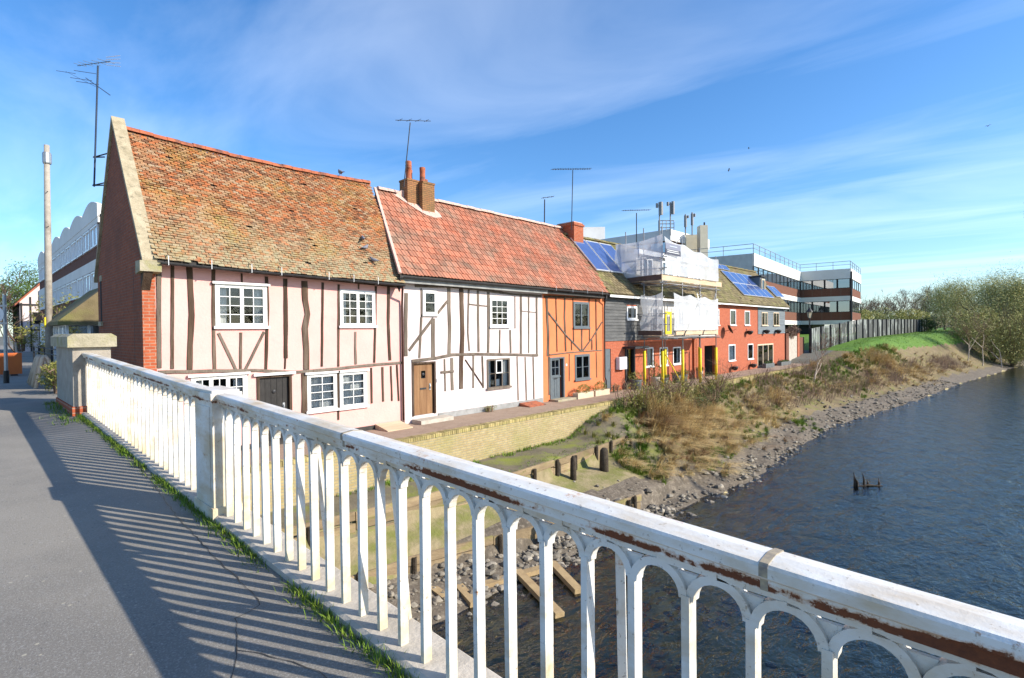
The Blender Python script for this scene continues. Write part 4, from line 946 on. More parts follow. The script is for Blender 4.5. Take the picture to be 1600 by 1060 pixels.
# planter troughs
def leaf_ball(m, c, rx, ry, rz, n, ls, rg):
    for _ in range(n):
        d = Vector((rg.gauss(0, 1), rg.gauss(0, 1), rg.gauss(0, 1))).normalized(); k = rg.uniform(.55, 1.0) ** .5 * (1 + .25 * mnoise.noise(d * 2.2 + Vector(c)))
        p = Vector(c) + Vector((d.x * rx, d.y * ry, d.z * rz)) * k
        a = Vector((rg.uniform(-1, 1), rg.uniform(-1, 1), rg.uniform(-.6, 1))).normalized(); b = a.orthogonal().normalized(); b = (Matrix.Rotation(rg.uniform(0, 6.28), 3, a) @ b)
        s_ = ls * rg.uniform(.6, 1.3); m.add([p - b * s_ * .3, p + a * s_ * .5, p + b * s_ * .3, p + a * s_ * 1.1], [(0, 1, 3), (1, 2, 3)])
def trough(cf, x0, x1, yb, label, mat_='planter_cream', h=.26, leaf='leaf_yel', lh=.26, yd=.42, group='planters along the house fronts'):
    a, b = FU(*cf(x0, yb)), FU(*cf(x1, yb)); t = thing('planter', label, 'planter', ((a + b) / 2, VF - yd, 0), group)
    m = MB(); y0, y1 = VF - yd - .15, VF - yd + .15; m.box(a, b, y0, y0 + .03, 0, h); m.box(a, b, y1 - .03, y1, 0, h); m.box(a, a + .03, y0 + .03, y1 - .03, 0, h); m.box(b - .03, b, y0 + .03, y1 - .03, 0, h); m.box(a + .03, b - .03, y0 + .03, y1 - .03, 0, h - .04); m.build('trough', M[mat_], t)
    m = MB(); leaf_ball(m, ((a + b) / 2, VF - yd, h + lh * .45), (b - a) * .36, .20, lh * .95, 900, .06, rnd); m.build('shrub', M[leaf], t)
trough(cD, 622, 752, 960, 'cream trough with a clipped shrub nearer the blue grey door'); trough(cD, 768, 886, 950, 'cream trough with a clipped shrub nearer the downpipe')
# =================================================================== modern terrace beyond the cottages
uA0, uA1, uB1, uC1, uC2 = uO1 + .03, FU(1011, 540), FU(1118, 540), FU(1184, 540), FU(1226, 540)
ZE3, RY3, ZR3 = 4.82, 17.25, 8.0
def terrace_roof(parent, a, b, seed, z_e=ZE3):
    c = [Vector((a, EAVE, z_e)), Vector((b, EAVE, z_e)), Vector((b, RY3, ZR3)), Vector((a, RY3, ZR3))]
    r_ = deck_roof(parent, c, (VF + 5.4, z_e), M['roof_moss'], 0, 'roof', 4); plain_tiles(r_, c, M['roof_moss'], .20, .30, 0, seed, .02, jit=.6)
    ridge_tiles(r_, c[3] + Vector((0, 0, .06)), c[2] + Vector((0, 0, .06)), M['roof_moss']); return r_, c
def solar_panel(parent, c, s0, s1, t0, t1):
    P = [bil(c, s0, t0), bil(c, s1, t0), bil(c, s1, t1), bil(c, s0, t1)]; n = (P[1] - P[0]).cross(P[3] - P[0]).normalized()
    m = MB(); m.add([p + n * .07 for p in P] + [p + n * .13 for p in P], [(0,3,2,1),(4,5,6,7),(0,1,5,4),(1,2,6,5),(2,3,7,6),(3,0,4,7)]); o = m.build('solar_panel', M['alu'], parent)
    m = MB(); q = [P[0].lerp(P[2], .03), P[1].lerp(P[3], .03), P[2].lerp(P[0], .03), P[3].lerp(P[1], .03)]; m.quad(*[p + n * .134 for p in q]); m.build('cells', M['solar'], o)
def boards(parent, mat_, u0, u1, z0, z1, holes, pitch=.155, y=VF):
    z = z0
    while z < z1 - .02:
        zt = min(z + pitch, z1); segs = [(u0, u1)]
        for h in holes:
            if h[2] - .02 < z + pitch * .5 < h[3] + .02:
                ns = []
                for a, b in segs:
                    if h[1] < a or h[0] > b: ns.append((a, b))
                    else:
                        if h[0] - .01 > a: ns.append((a, h[0] - .01))
                        if h[1] + .01 < b: ns.append((h[1] + .01, b))
                segs = ns
        for a, b in segs:
            m = MB(); j = rnd.uniform(-.004, .004); m.prism([(y - .045 + j, z), (y - .002, z), (y - .002, zt + .01), (y - .018 + j, zt + .01)], 'x', a, b); m.build('weatherboard', M[mat_], parent)
        z += pitch
# boarded house next to the orange cottage
bh = thing('boarded_house', 'house with dark weatherboarded upper floor between orange cottage and scaffolding', 'house', ((uA0 + uA1) / 2, VF, 0))
WA = [wrect(cE, 332, 438, 62, 205)]; dA = wrect(cE, 326, 412, 520, 930); DA = (dA[0], dA[1], .05, dA[3]); gA = wrect(cE, 104, 168, 515, 930); GA = (gA[0], gA[1], .05, gA[3])
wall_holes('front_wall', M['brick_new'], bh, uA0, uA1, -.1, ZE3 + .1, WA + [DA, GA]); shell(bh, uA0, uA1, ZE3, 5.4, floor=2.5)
boards(bh, 'board_black', uA0, uA1, 2.5, ZE3 - .02, WA)
window(bh, WA[0], [(0, 1, 2, 1)], 'white_clean', proud=.06, curtain=.2)
m = MB(); m.box(GA[0], GA[1], VF + .03, VF + .08, GA[2], GA[3]); d = m.build('side_door', M['grey_paint'], bh); BX('handle', M['zinc'], d, GA[1] - .12, GA[1] - .08, VF - .01, VF + .03, 1.0, 1.15)
m = MB(); m.box(DA[0] - .08, DA[0] + .05, VF - .05, VF + .08, 0, DA[3] + .05); m.box(DA[1] - .05, DA[1] + .08, VF - .05, VF + .08, 0, DA[3] + .05); m.box(DA[0] - .3, DA[1] + .3, VF - .75, VF - .03, DA[3] + .05, DA[3] + .16); d = m.build('porch_door', M['iron'], bh)
m = MB(); m.quad((DA[0] + .05, VF + .06, .1), (DA[1] - .05, VF + .06, .1), (DA[1] - .05, VF + .06, DA[3]), (DA[0] + .05, VF + .06, DA[3])); m.build('pane', M['glass_dark'], d)
r_ = wrect(cE, 222, 300, 602, 732); mb = MB(); mb.box(r_[0], r_[1], VF - .22, VF - .001, r_[2], r_[3]); o = mb.build('meter_box', M['white_clean'], bh); BX('meter_door', M['white'], o, r_[0] + .04, r_[1] - .04, VF - .232, VF - .221, r_[2] + .05, r_[3] - .05)
rA, cAr = terrace_roof(bh, uA0, uA1, 21)
BX('fascia', M['white_clean'], bh, uA0, uA1, EAVE + .02, EAVE + .06, ZE3 - .17, ZE3 - .06)
for k in range(3): solar_panel(rA, cAr, .05 + k * .31, .05 + k * .31 + .29, .36, .93)
# scaffolded house
sh = thing('scaffolded_house', 'brick house with pale dormer wrapped in scaffolding and white netting', 'house', ((uA1 + uB1) / 2, VF, 0))
GW = [wrect(cE, 522, 622, 502, 708), wrect(cE, 690, 776, 500, 695), wrect(cE, 832, 914, 496, 680)]
UW = [wrect(cE, 605, 720, 75, 330), wrect(cE, 845, 920, 75, 320), wrect(cE, 1170, 1262, 80, 210)]
ps = wrect(cE, 1168, 1285, 480, 790); PS = (ps[0], ps[1], 0, ps[3])
wall_holes('front_wall', M['brick_new'], sh, uA1 + .01, uB1, -.1, 2.6, GW + [PS]); wall_holes('upper_wall', M['concrete'], sh, uA1 + .01, uB1, 2.6, ZE3 + .1, UW, VF + .02); shell(sh, uA1 + .01, uB1, ZE3, 5.4, floor=2.55)
for r_ in GW: window(sh, r_, [(0, 1, 1, 1)], 'white_clean', proud=.01, fw=.035, lw=.03, curtain=.6 if r_ is GW[0] else .25)
for r_ in UW: window(sh, r_, [(0, .5, 1, 1), (.5, 1, 1, 1)], 'white_clean', proud=.02, curtain=.25)
BX('door', M['black_paint'], sh, PS[0], PS[1], VF + .9, VF + .95, 0, PS[3])  # black panel: the open passage's shade put in as colour, not a leaf
for x in (1040, 1062): q = FU(*cE(x, 650)); BX('brick_pier', M['brick_x'], sh, q, q + .22, VF - .12, VF - .001, 0, 2.5)
rB, cBr = terrace_roof(sh, uA1 + .01, uB1, 22)
BX('fascia', M['white_clean'], sh, uA1, uB1, EAVE + .02, EAVE + .06, ZE3 - .17, ZE3 - .06)
dy = 15.55; du0, du1 = uA1 + .2, uB1 - .3
m = MB(); m.box(du0, du1, dy, 17.2, 5.7, 7.35); do = m.build('dormer', M['concrete'], sh)
BX('dormer_fascia', M['white_clean'], do, du0 - .2, du1 + .2, dy - .3, dy - .002, 7.22, 7.48); BX('dormer_roof', M['iron'], do, du0 - .2, du1 + .2, dy - .28, 17.3, 7.481, 7.56)
for f0, f1 in ((.06, .2), (.33, .5), (.58, .74), (.82, .95)):
    a, b = du0 + (du1 - du0) * f0, du0 + (du1 - du0) * f1; window(do, (a, b, 5.95, 7.1), [(0, .5, 1, 1), (.5, 1, 1, 1)], 'white_clean', proud=.03, y0=dy, recess=-.07)
# red brick house with the slate blue boarded bay
rh = thing('red_brick_house', 'red brick house with solar panels, small dormer and slate blue boarded end', 'house', ((uB1 + uC2) / 2, VF, 0))
RW = [wrect(cG, 308, 375, 108, 292), wrect(cG, 480, 540, 122, 292), wrect(cG, 290, 368, 520, 712), wrect(cG, 517, 580, 512, 692)]
SW = [wrect(cG, 676, 745, 138, 295), wrect(cG, 815, 880, 142, 297)]
PD = wrect(cG, 632, 818, 512, 785); PD = (PD[0], PD[1], .05, PD[3])
r_ = wrect(cG, 150, 178, 105, 290); RW.append((uB1 + .1, r_[1], r_[2], r_[3]))
wall_holes('front_wall', M['brick_new'], rh, uB1 + .01, uC2, -.1, ZE3 + .1, RW + SW + [PD]); shell(rh, uB1 + .01, uC2, ZE3, 5.4, floor=2.55)
boards(rh, 'board_slate', uC1, uC2, 2.62, ZE3 - .02, SW)
for k, r_ in enumerate(RW): window(rh, r_, [(0, 1, 1, 1)], 'white_clean', proud=.02, fw=.035, lw=.03, curtain=.6 if k == 2 else 0)
for r_ in SW: window(rh, r_, [(0, .5, 1, 1), (.5, 1, 1, 1)], 'planter_cream', proud=.06, fw=.03, lw=.03)
window(rh, PD, [(0, .33, 1, 1), (.33, .67, 1, 1), (.67, 1, 1, 1)], 'planter_cream', proud=.02, sill=False, glass='glass_dark')
m = MB(); m.box(uC2 - .01, uC2 + .02, VF, VF + 5.4, -.1, ZE3); m.build('end_wall', M['brick_office_y'], rh)
m = MB(); m.prism([(VF - .2, ZE3 - .2), (VF + 5.6, ZE3 - .2), (RY3, ZR3 - .12)], 'x', uC2 - .02, uC2 + .01); m.build('end_gable', M['board_slate'], rh)
rC, cCr = terrace_roof(rh, uB1 + .01, uC2 + .15, 23)
BX('fascia', M['white_clean'], rh, uB1, uC2, EAVE + .02, EAVE + .06, ZE3 - .15, ZE3 - .06)
Lr = (cCr[1] - cCr[0]).length
def roof_s(px, py):  # where a sight line meets this roof
    n = (cCr[1] - cCr[0]).cross(cCr[3] - cCr[0]); d = ray(px, py); t = (cCr[0] - CAM).dot(n) / d.dot(n); p = CAM + d * t
    return (p.x - cCr[0].x) / Lr, (p.y - EAVE) / (RY3 - EAVE)
s0, t1 = roof_s(*cH(300, 395)); s1, _ = roof_s(*cH(500, 425)); _, t0 = roof_s(*cH(560, 640))
for i in range(5):
    for j in range(2):
        w_ = (s1 - s0) * 1.18 / 5; solar_panel(rC, cCr, s0 + i * w_, s0 + (i + .96) * w_, .20 + j * .31, .20 + j * .31 + .30)
a, _ = roof_s(*cH(690, 560)); 
for i in range(2): solar_panel(rC, cCr, a + i * .075, a + i * .075 + .07, .26, .56)
for i in range(6): solar_panel(rC, cCr, .02 + i * .085, .02 + i * .085 + .08, .86, .99)
q = on_y(*cH(632, 525), 15.6)
m = MB(); m.box(q.x - .55, q.x + .45, 15.6, 17.0, 6.0, 7.25); do = m.build('dormer', M['board_slate'], rh)
BX('dormer_roof', M['iron'], do, q.x - .65, q.x + .55, 15.45, 17.1, 7.251, 7.36); window(do, (q.x - .42, q.x + .34, 6.1, 7.1), [(0, 1, 1, 1)], 'planter_cream', y0=15.6, recess=-.07)
# wall fittings on the red house
def basket(cf, x, y, label, r=.24):
    u, z = FU(*cf(x, y)), FZ(*cf(x, y)); t = thing('wall_basket', label, 'basket', (u, VF - .25, z), 'dark wall baskets on the red brick house')
    m = MB(); m.lathe([(.03, -r), (r * .6, -r * .8), (r * .95, -r * .3), (r, .02), (r * .9, .05)], (u, VF - .27, z), 12); m.build('bowl', M['black_paint'], t, True)
    m = MB(); m.tube([(u + .12, VF - .01, z - .1), (u + .12, VF - .2, z + .12), (u + .32, VF - .27, z + .10)], .014, 5); m.box(u + .08, u + .16, VF - .02, VF - .001, z - .2, z + .2); m.build('bracket', M['iron'], t)
for x, y, l in ((497, 365, 'below the right upper window'), (700, 355, 'below the left boarded window'), (838, 355, 'below the right boarded window'), (318, 785, 'below the white ground floor window'), (540, 755, 'below the dark ground floor window'), (878, 715, 'beside the patio doors')):
    basket(cG, x, y, 'round dark wall basket ' + l)
u, z = FU(*cG(235, 345)), FZ(*cG(235, 345)); dish = thing('satellite_dish', 'dark satellite dish on the red brick wall', 'dish', (u, VF, z))
m = MB(); m.lathe([(.02, 0), (.2, .03), (.33, .09), (.335, .10), (.2, .045), (.02, .015)], (0, 0, 0), 18); Rm = Matrix.Rotation(R(62), 3, 'X') @ Matrix.Identity(3); m.v = [tuple(Matrix.Rotation(R(35), 3, 'Z') @ (Rm @ Vector(p)) + Vector((u, VF - .35, z))) for p in m.v]; m.build('reflector', M['iron'], dish, True)
m = MB(); m.tube([(u + .1, VF, z - .1), (u + .1, VF - .3, z - .05)], .02, 6); m.tube([(u, VF - .36, z - .2), (u + .25, VF - .75, z + .05)], .012, 5); m.build('arm', M['iron'], dish)
trough(cG, 642, 745, 850, 'grey trough in front of the left patio door', 'pot_grey', .34, 'leaf', .12); trough(cG, 828, 945, 822, 'grey trough in front of the brick beside the patio doors', 'pot_grey', .3, 'leaf', .08)
def tub(cf, x, y, r, h, label, mat_='pot_grey', leaf='leaf', lh=.35, n=300, d=.45):
    u = FU(*cf(x, y)); t = thing('potted_plant', label, 'plant pot', (u, VF - d, 0), 'tubs outside the terrace'); m = MB(); m.lathe([(r * .72, 0), (r * .8, .02), (r, h * .9), (r * 1.06, h), (r * .9, h), (r * .88, h - .05)], (u, VF - d, 0), 14); m.build('pot', M[mat_], t, True)
    m = MB(); leaf_ball(m, (u, VF - d, h + lh * .45), r * 1.15, r * 1.15, lh * .7, n, .09, rnd); m.build('foliage', M[leaf], t)
tub(cE, 352, 960, .32, .5, 'large dark tub with bright green shrub by the porch door', leaf='leaf_yel'); tub(cE, 560, 930, .26, .5, 'tub with a tall evergreen below the first ground floor window', 'stone_step', lh=.75, n=420)
tub(cE, 650, 905, .28, .4, 'dark tub with low plant left of the yellow pole', lh=.15); tub(cE, 790, 890, .25, .42, 'dark tub with low plant right of the yellow pole', lh=.2); tub(cE, 868, 880, .25, .42, 'dark tub with trailing plant below the third window', lh=.25); tub(cE, 1042, 868, .2, .5, 'pale pot standing alone by the brick pier', 'stone_step', lh=.2)

# =================================================================== scaffolding
X0, X1, Y0, Y1 = 24.8, 31.3, 13.25, 14.28
sca = thing('scaffolding', 'tube scaffolding with timber decks and yellow padded feet', 'scaffold', (28, 13.8, 0))
def pole(p, q, r=.028, name='scaffold_tube', mat_='zinc_dull'):
    m = MB(); m.tube([p, q], r, 7); return m.build(name, M[mat_], sca, True)
FX = [24.8, 27.0, 29.15, 31.3]
TOPS = [8.25, 7.9, 7.6, 7.35]
for i, x in enumerate(FX):
    pole((x, Y0, 0), (x, Y0, TOPS[i])); pole((x, Y1, 0), (x, Y1, 4.6 if i else 8.3))
    for y in (Y0, Y1):
        if y == Y1 and i == 2: continue
        m = MB(); m.tube([(x, y, .03), (x, y, 1.95)], .075, 9); m.build('padding', M['yellow'], sca, True); m = MB(); m.box(x - .1, x + .1, y - .1, y + .1, .001, .025); m.build('base_plate', M['zinc_dull'], sca)
pole((X0, 15.35, 5.6), (X0, 15.35, 8.25)); pole((X0 + 6.4, 15.2, 5.5), (X0 + 6.4, 15.2, 7.6))
for z in (2.62, 3.3, 3.85, 5.4, 6.1, 6.65):
    pole((X0 - .35, Y0 - .05, z), (X1 + .35, Y0 - .05, z - (.0)), .025, 'ledger')
for z in (2.62, 5.4): pole((X0 - .2, Y1 + .05, z), (X1 + .35, Y1 + .05, z), .025, 'ledger')
for z in (5.45, 6.15, 6.7): pole((X0 - .05, Y0 - .3, z), (X0 - .05, 15.75, z), .025, 'ledger')
for z in (2.67, 3.3, 3.85): pole((X0 - .05, Y0 - .3, z), (X0 - .05, Y1 + .4, z), .025, 'ledger')
for x in FX + [25.9, 28.1, 30.2]:
    for z in (2.55, 5.33): pole((x + .06, Y0 - .25, z), (x + .06, Y1 + .3, z), .025, 'transom')
pole((X0 + .05, Y0 - .08, 4.75), (X0 + .05 - .0, Y1 + .1, 2.7), .024, 'brace'); pole((27.0, Y0 - .09, 2.7), (29.2, Y0 - .09, 5.0), .024, 'brace'); pole((29.3, Y0 - .09, 2.7), (31.2, Y0 - .09, 5.3), .024, 'brace')
pole((25.3, Y0 + .1, 1.75), (27.0, Y0 + .1, .2), .03, 'raker', 'yellow'); pole((X0, Y0, 6.7), (26.9, Y0 - .1, 8.0), .022, 'brace')
for z in (2.70, 5.49):
    for k in range(4 if z < 3 else 4):
        y = Y0 + .06 + k * .235; m = MB(); m.box(X0 - .15, X1 + .5, y, y + .225, z, z + .038 + rnd.uniform(0, .008)); m.build('deck_board', M['plank'], sca)
for k in range(6): y = Y1 + .1 + k * .235; BX('deck_board', M['plank_dark'], sca, X0 - .15, X0 + 1.5, y, y + .225, 5.49, 5.53)
BX('toe_board', M['plank'], sca, X0 - .1, X1 + .75, Y0 - .045, Y0 - .002, 5.56, 5.84); BX('toe_board', M['plank_dark'], sca, X0 - .10, X0 - .06, Y0 + .0, 15.8, 5.56, 5.84)
BX('toe_board', M['plank'], sca, X0 + 1.4, X1 + .2, Y0 - .045, Y0 - .002, 2.75, 2.98); BX('toe_board', M['plank_dark'], sca, X0 - .10, X0 - .06, Y0, Y1 + .3, 2.75, 2.99)
m = MB(); gx = FX[0] + .12
for q in ((gx, gx + .12, 2.8, 3.95), (gx + .5, gx + .62, 2.8, 3.95), (gx + .12, gx + .5, 3.8, 3.95), (gx + .12, gx + .5, 2.8, 2.95)): m.box(q[0], q[1], Y0 - .12, Y0 - .08, q[2], q[3])
m.build('loading_gate', M['yellow'], sca)
m = MB()
for k in range(2): m.tube([(30.2 + k * .38, Y0 + .35, 4.0), (30.2 + k * .38, Y0 + .75, 5.45)], .02, 6)
for k in range(6): t = k / 6 + .08; m.tube([(30.2, Y0 + .35 + .4 * t, 4.0 + 1.45 * t), (30.58, Y0 + .35 + .4 * t, 4.0 + 1.45 * t)], .014, 5)
m.build('ladder', M['alu'], sca)
def net_mat():
    m, n, p, new, link = base_mat('white_debris_net'); n.nodes.remove(p); o = [x for x in n.nodes if x.type == 'OUTPUT_MATERIAL'][0]
    t = new('ShaderNodeBsdfTransparent'); d = new('ShaderNodeBsdfDiffuse'); d.inputs[0].default_value = (.74,.76,.78,1); tl = new('ShaderNodeBsdfTranslucent'); tl.inputs[0].default_value = (.7,.72,.74,1)
    a = new('ShaderNodeMixShader'); a.inputs[0].default_value = .35; link(d.outputs[0], a.inputs[1]); link(tl.outputs[0], a.inputs[2])
    g = new('ShaderNodeNewGeometry'); f = noise_node(new, link, g.outputs['Position'], 1.3, 3, .5, .3, .7); mr = new('ShaderNodeMapRange'); mr.inputs['To Min'].default_value = .62; mr.inputs['To Max'].default_value = .9; link(f, mr.inputs[0])
    b = new('ShaderNodeMixShader'); link(mr.outputs[0], b.inputs[0]); link(t.outputs[0], b.inputs[1]); link(a.outputs[0], b.inputs[2]); link(b.outputs[0], o.inputs['Surface']); return m
M['net'] = net_mat()
def net(p0, p1, zb0, zb1, zt0, zt1, label, seed):
    m = MB(); nx, nz_ = 26, 12; p0 = Vector((*p0, 0)); p1 = Vector((*p1, 0)); d = (p1 - p0).normalized(); nn = Vector((d.y, -d.x, 0)); L_ = (p1 - p0).length
    for i in range(nx + 1):
        s_ = i / nx; zb = zb0 + (zb1 - zb0) * s_; zt = zt0 + (zt1 - zt0) * s_ - .14 * abs(math.sin(s_ * math.pi * round(L_ / 2.2)))
        for j in range(nz_ + 1):
            t = j / nz_; p = p0.lerp(p1, s_); off = .07 * mnoise.noise((s_ * L_ * 1.3, t * 2, seed)) + .05 * math.sin(s_ * L_ * 2.8 + seed) * math.sin(math.pi * t); sx_ = .06 * mnoise.noise((t * 3, s_ * 3, seed + 5)) * (1 if 0 < i < nx else 2)
            m.v.append(tuple(p + d * sx_ + nn * (off + .02) + Vector((0, 0, zb + (zt - zb) * t))))
    for i in range(nx):
        for j in range(nz_): o = i * (nz_ + 1) + j; m.f.append((o, o + nz_ + 1, o + nz_ + 2, o + 1)); m.m.append(0)
    tag(m.build('debris_netting', M['net'], None, True), label, 'netting', 'white netting on the scaffolding')
net((X0, Y0 - .12), (X1, Y0 - .12), 5.85, 5.85, 7.75, 7.15, 'upper sheet of white netting on the river face of the scaffolding', 1)
net((X0 - .12, 15.9), (X0 - .12, Y0 - .1), 5.75, 5.85, 7.65, 7.85, 'upper sheet of white netting on the end of the scaffolding', 2)
net((X0 + .95, Y0 - .13), (X1, Y0 - .13), 3.0, 3.0, 4.95, 4.85, 'lower sheet of white netting hanging above the yellow poles', 3)
net((X0 - .12, Y1 + .1), (X0 - .12, Y0 - .1), 3.0, 3.0, 4.85, 4.95, 'lower narrow sheet of netting on the end of the scaffolding', 4)
a = on_y(*cF(752, 200), Y0 - .25); b = on_y(*cF(972, 190), Y0 - .25); zt = on_y(*cF(860, 110), Y0 - .25).z; zb = on_y(*cF(860, 275), Y0 - .25).z
sg = thing('scaffold_sign', 'slate coloured contractor sign board hung on the upper scaffolding', 'sign', (a.x, Y0 - .25, zb)); BX('panel', M['slate_sign'], sg, a.x, b.x, Y0 - .26, Y0 - .24, zb, zt); BX('band', M['sign_dark'], sg, a.x + .002, b.x - .002, Y0 - .264, Y0 - .2605, zb + .01, zb + (zt - zb) * .48)
for k, (f0, f1, zf) in enumerate(((.1, .85, .36), (.1, .9, .2), (.25, .75, .74))): BX('lettering', M['white_clean'] if k < 2 else M['alu'], sg, a.x + (b.x - a.x) * f0, a.x + (b.x - a.x) * f1, Y0 - .268, Y0 - .2645, zb + (zt - zb) * zf, zb + (zt - zb) * (zf + .05))

# =================================================================== office building behind
M['office_white'] = mat('white_office_panel', (.74,.72,.68), (.66,.64,.60), .6, .8)
of = thing('office_building', 'L shaped office block with white and brown brick bands beyond the terrace', 'building', (90, 22, 0))
LV = [(3.55, 4.15, 'w'), (4.15, 5.35, 'b'), (5.35, 7.03, 'g'), (7.03, 7.73, 'w'), (7.73, 8.9, 'b'), (8.9, 10.3, 'g'), (10.3, 11.75, 'w')]
def office_face(p0, p1, npane, depth=.25):
    p0 = Vector((*p0, 0)); p1 = Vector((*p1, 0)); d = (p1 - p0).normalized(); n = Vector((d.y, -d.x, 0))
    for z0, z1, k in LV:
        if k in 'wb':
            m = MB(); o = n * (.10 if k == 'w' else .04); m.add([p0 + o + Vector((0, 0, z0)), p1 + o + Vector((0, 0, z0)), p1 + o + Vector((0, 0, z1)), p0 + o + Vector((0, 0, z1)), p0 - n * .3 + Vector((0, 0, z0)), p1 - n * .3 + Vector((0, 0, z0)), p1 - n * .3 + Vector((0, 0, z1)), p0 - n * .3 + Vector((0, 0, z1))], [(0,1,2,3),(0,4,5,1),(3,2,6,7),(0,3,7,4),(1,5,6,2)])
            m.build('spandrel_band', M['office_white'] if k == 'w' else M['brick_office'], of)
        else:
            for i in range(npane):
                a = p0.lerp(p1, (i + .03) / npane); b = p0.lerp(p1, (i + .97) / npane); m = MB()
                for q0, q1, e0, e1 in ((a, a + d * .07, z0, z1), (b - d * .07, b, z0, z1), (a, b, z1 - .07, z1), (a, b, z0, z0 + .07)): m.beam(q0.lerp(q1, .5) * 1 + Vector((0, 0, e0)), q0.lerp(q1, .5) + Vector((0, 0, e1)), .07, .07, n) if (e1 - e0) > .5 else m.beam(q0 + Vector((0, 0, (e0 + e1) / 2)), q1 + Vector((0, 0, (e0 + e1) / 2)), .07, .07)
                o = m.build('window', M['iron'], of); m = MB(); jn = n * rnd.uniform(-.02, .02); m.quad(a + jn + Vector((0, 0, z0)), b - jn + Vector((0, 0, z0)), b - jn + Vector((0, 0, z1)), a + jn + Vector((0, 0, z1))); m.build('pane', M['glass_sky'], o)
A0, A1, B1, B2 = (64.1, 22.7), (90.9, 25.2), (91.5, 18.6), (105, 19.9)
office_face(A0, A1, 12); office_face(A1, B1, 4); office_face(B1, B2, 5)
def blk(pts, z0, z1, name, mat_, par=of): m = MB(); m.prism(pts, 'z', z0, z1); return m.build(name, mat_, par)
blk([(64.3, 23.1), (91.2, 25.6), (91.8, 19.0), (104.8, 20.2), (103, 39), (62.7, 36)], 3.6, 11.2, 'core', M['iron'])
blk([(64.0, 22.75), (64.3, 23.1), (62.8, 37), (62.4, 37)], 3.5, 11.74, 'end_wall', M['concrete'])
blk([(64.3, 25.5), (91.2, 28), (92.5, 24), (104, 25), (103, 38), (63, 36)], 0, 3.6, 'undercroft_wall', M['black_paint'])
for k in range(6): x = 66 + k * 5; BX('column', M['concrete'], of, x, x + .4, 23.2 + k * .46, 23.6 + k * .46, 0, 3.6)
for k in range(4): BX('column', M['concrete'], of, 92.2 + k * 4, 92.6 + k * 4, 19.4 + k * .36, 19.8 + k * .36, 0, 3.6)
m = MB(); m.tube([(91.42, 18.45, 0), (91.42, 18.45, 11.3)], .12, 6); m.build('downpipe', M['iron'], of)
for a, b, n_ in ((A0, A1, 10), (A1, B1, 3), (B1, B2, 5), ((62.5, 36), A0, 4)):
    m = MB(); a = Vector((*a, 12.85)); b = Vector((*b, 12.85)); m.tube([a, b], .035, 5); m.tube([a - Vector((0, 0, .5)), b - Vector((0, 0, .5))], .03, 5)
    for k in range(n_ + 1): p = a.lerp(b, k / n_); m.tube([p - Vector((0, 0, 1.15)), p], .035, 5)
    m.build('roof_rail', M['zinc_dull'], of)
# tall block with telecom masts
tb = thing('tower_block', 'taller flat roofed block with telecom masts behind the scaffolding', 'building', (70, 40, 0))
Z5 = on_x(1049, 358, 67.7).z
BX('core', M['brick_office_y'], tb, 67.9, 80, 35.2, 52, 0, Z5 - .4); BX('parapet', M['office_white'], tb, 67.6, 80.2, 34.9, 60, Z5 - 1.5, Z5)
for f in (0, 1):
    z1 = Z5 - 1.6 - f * 3.2
    for k in range(6): y = 35.6 + k * 2.7; m = MB(); m.box(67.78, 67.86, y, y + 2.4, z1 - 1.7, z1); o = m.build('window', M['iron'], tb); m = MB(); m.quad((67.77, y + .1, z1 - 1.6), (67.77, y + 2.3, z1 - 1.6), (67.77, y + 2.3, z1 - .1), (67.77, y + .1, z1 - .1)); m.build('pane', M['glass_sky'], o)
q0, q1 = at_depth(1060, 367, 76), at_depth(1089, 367, 76)
m = MB(); d = (q1 - q0); d.z = 0; L_ = d.length; d.normalize(); nb = Vector((-d.y, d.x, 0)); nb = nb if nb.dot(fwd) > 0 else -nb
def slab(a, L, D, z0, z1): return [(a + d * x + nb * y).to_tuple()[:2] + (z,) for z in (z0, z1) for x, y in ((0, 0), (L, 0), (L, D), (0, D))]
BF = [(0,3,2,1),(4,5,6,7),(0,1,5,4),(1,2,6,5),(2,3,7,6),(3,0,4,7)]
m.add(slab(q0, L_, 5, 10, q0.z), BF); m.build('lift_house', M['concrete_cream'], tb)
q2, q3 = at_depth(1094, 352, 74), at_depth(1106, 352, 74); m = MB(); m.add(slab(q2, (q3 - q2).length, 1.3, 8, q2.z), BF); o = m.build('flue_tower', M['concrete_cream'], tb); q4 = at_depth(1100.5, 349, 74.4); m = MB(); m.tube([(q4.x, q4.y, q2.z - .1), (q4.x, q4.y, q2.z + .45)], .12, 7); m.build('cowl', M['iron'], o)
q5 = at_depth(925, 374, 92); q6 = at_depth(925, 355, 92); m = MB(); a = at_depth(911, 374, 92); m.add([(a + rgt0 * x + Vector((fwd.x, fwd.y, 0)) * y).to_tuple()[:2] + (z,) for z in (5, q6.z) for x, y in ((0, 0), (3.8, 0), (3.8, 5), (0, 5))], BF); m.build('plant_room', M['office_white'], tb)
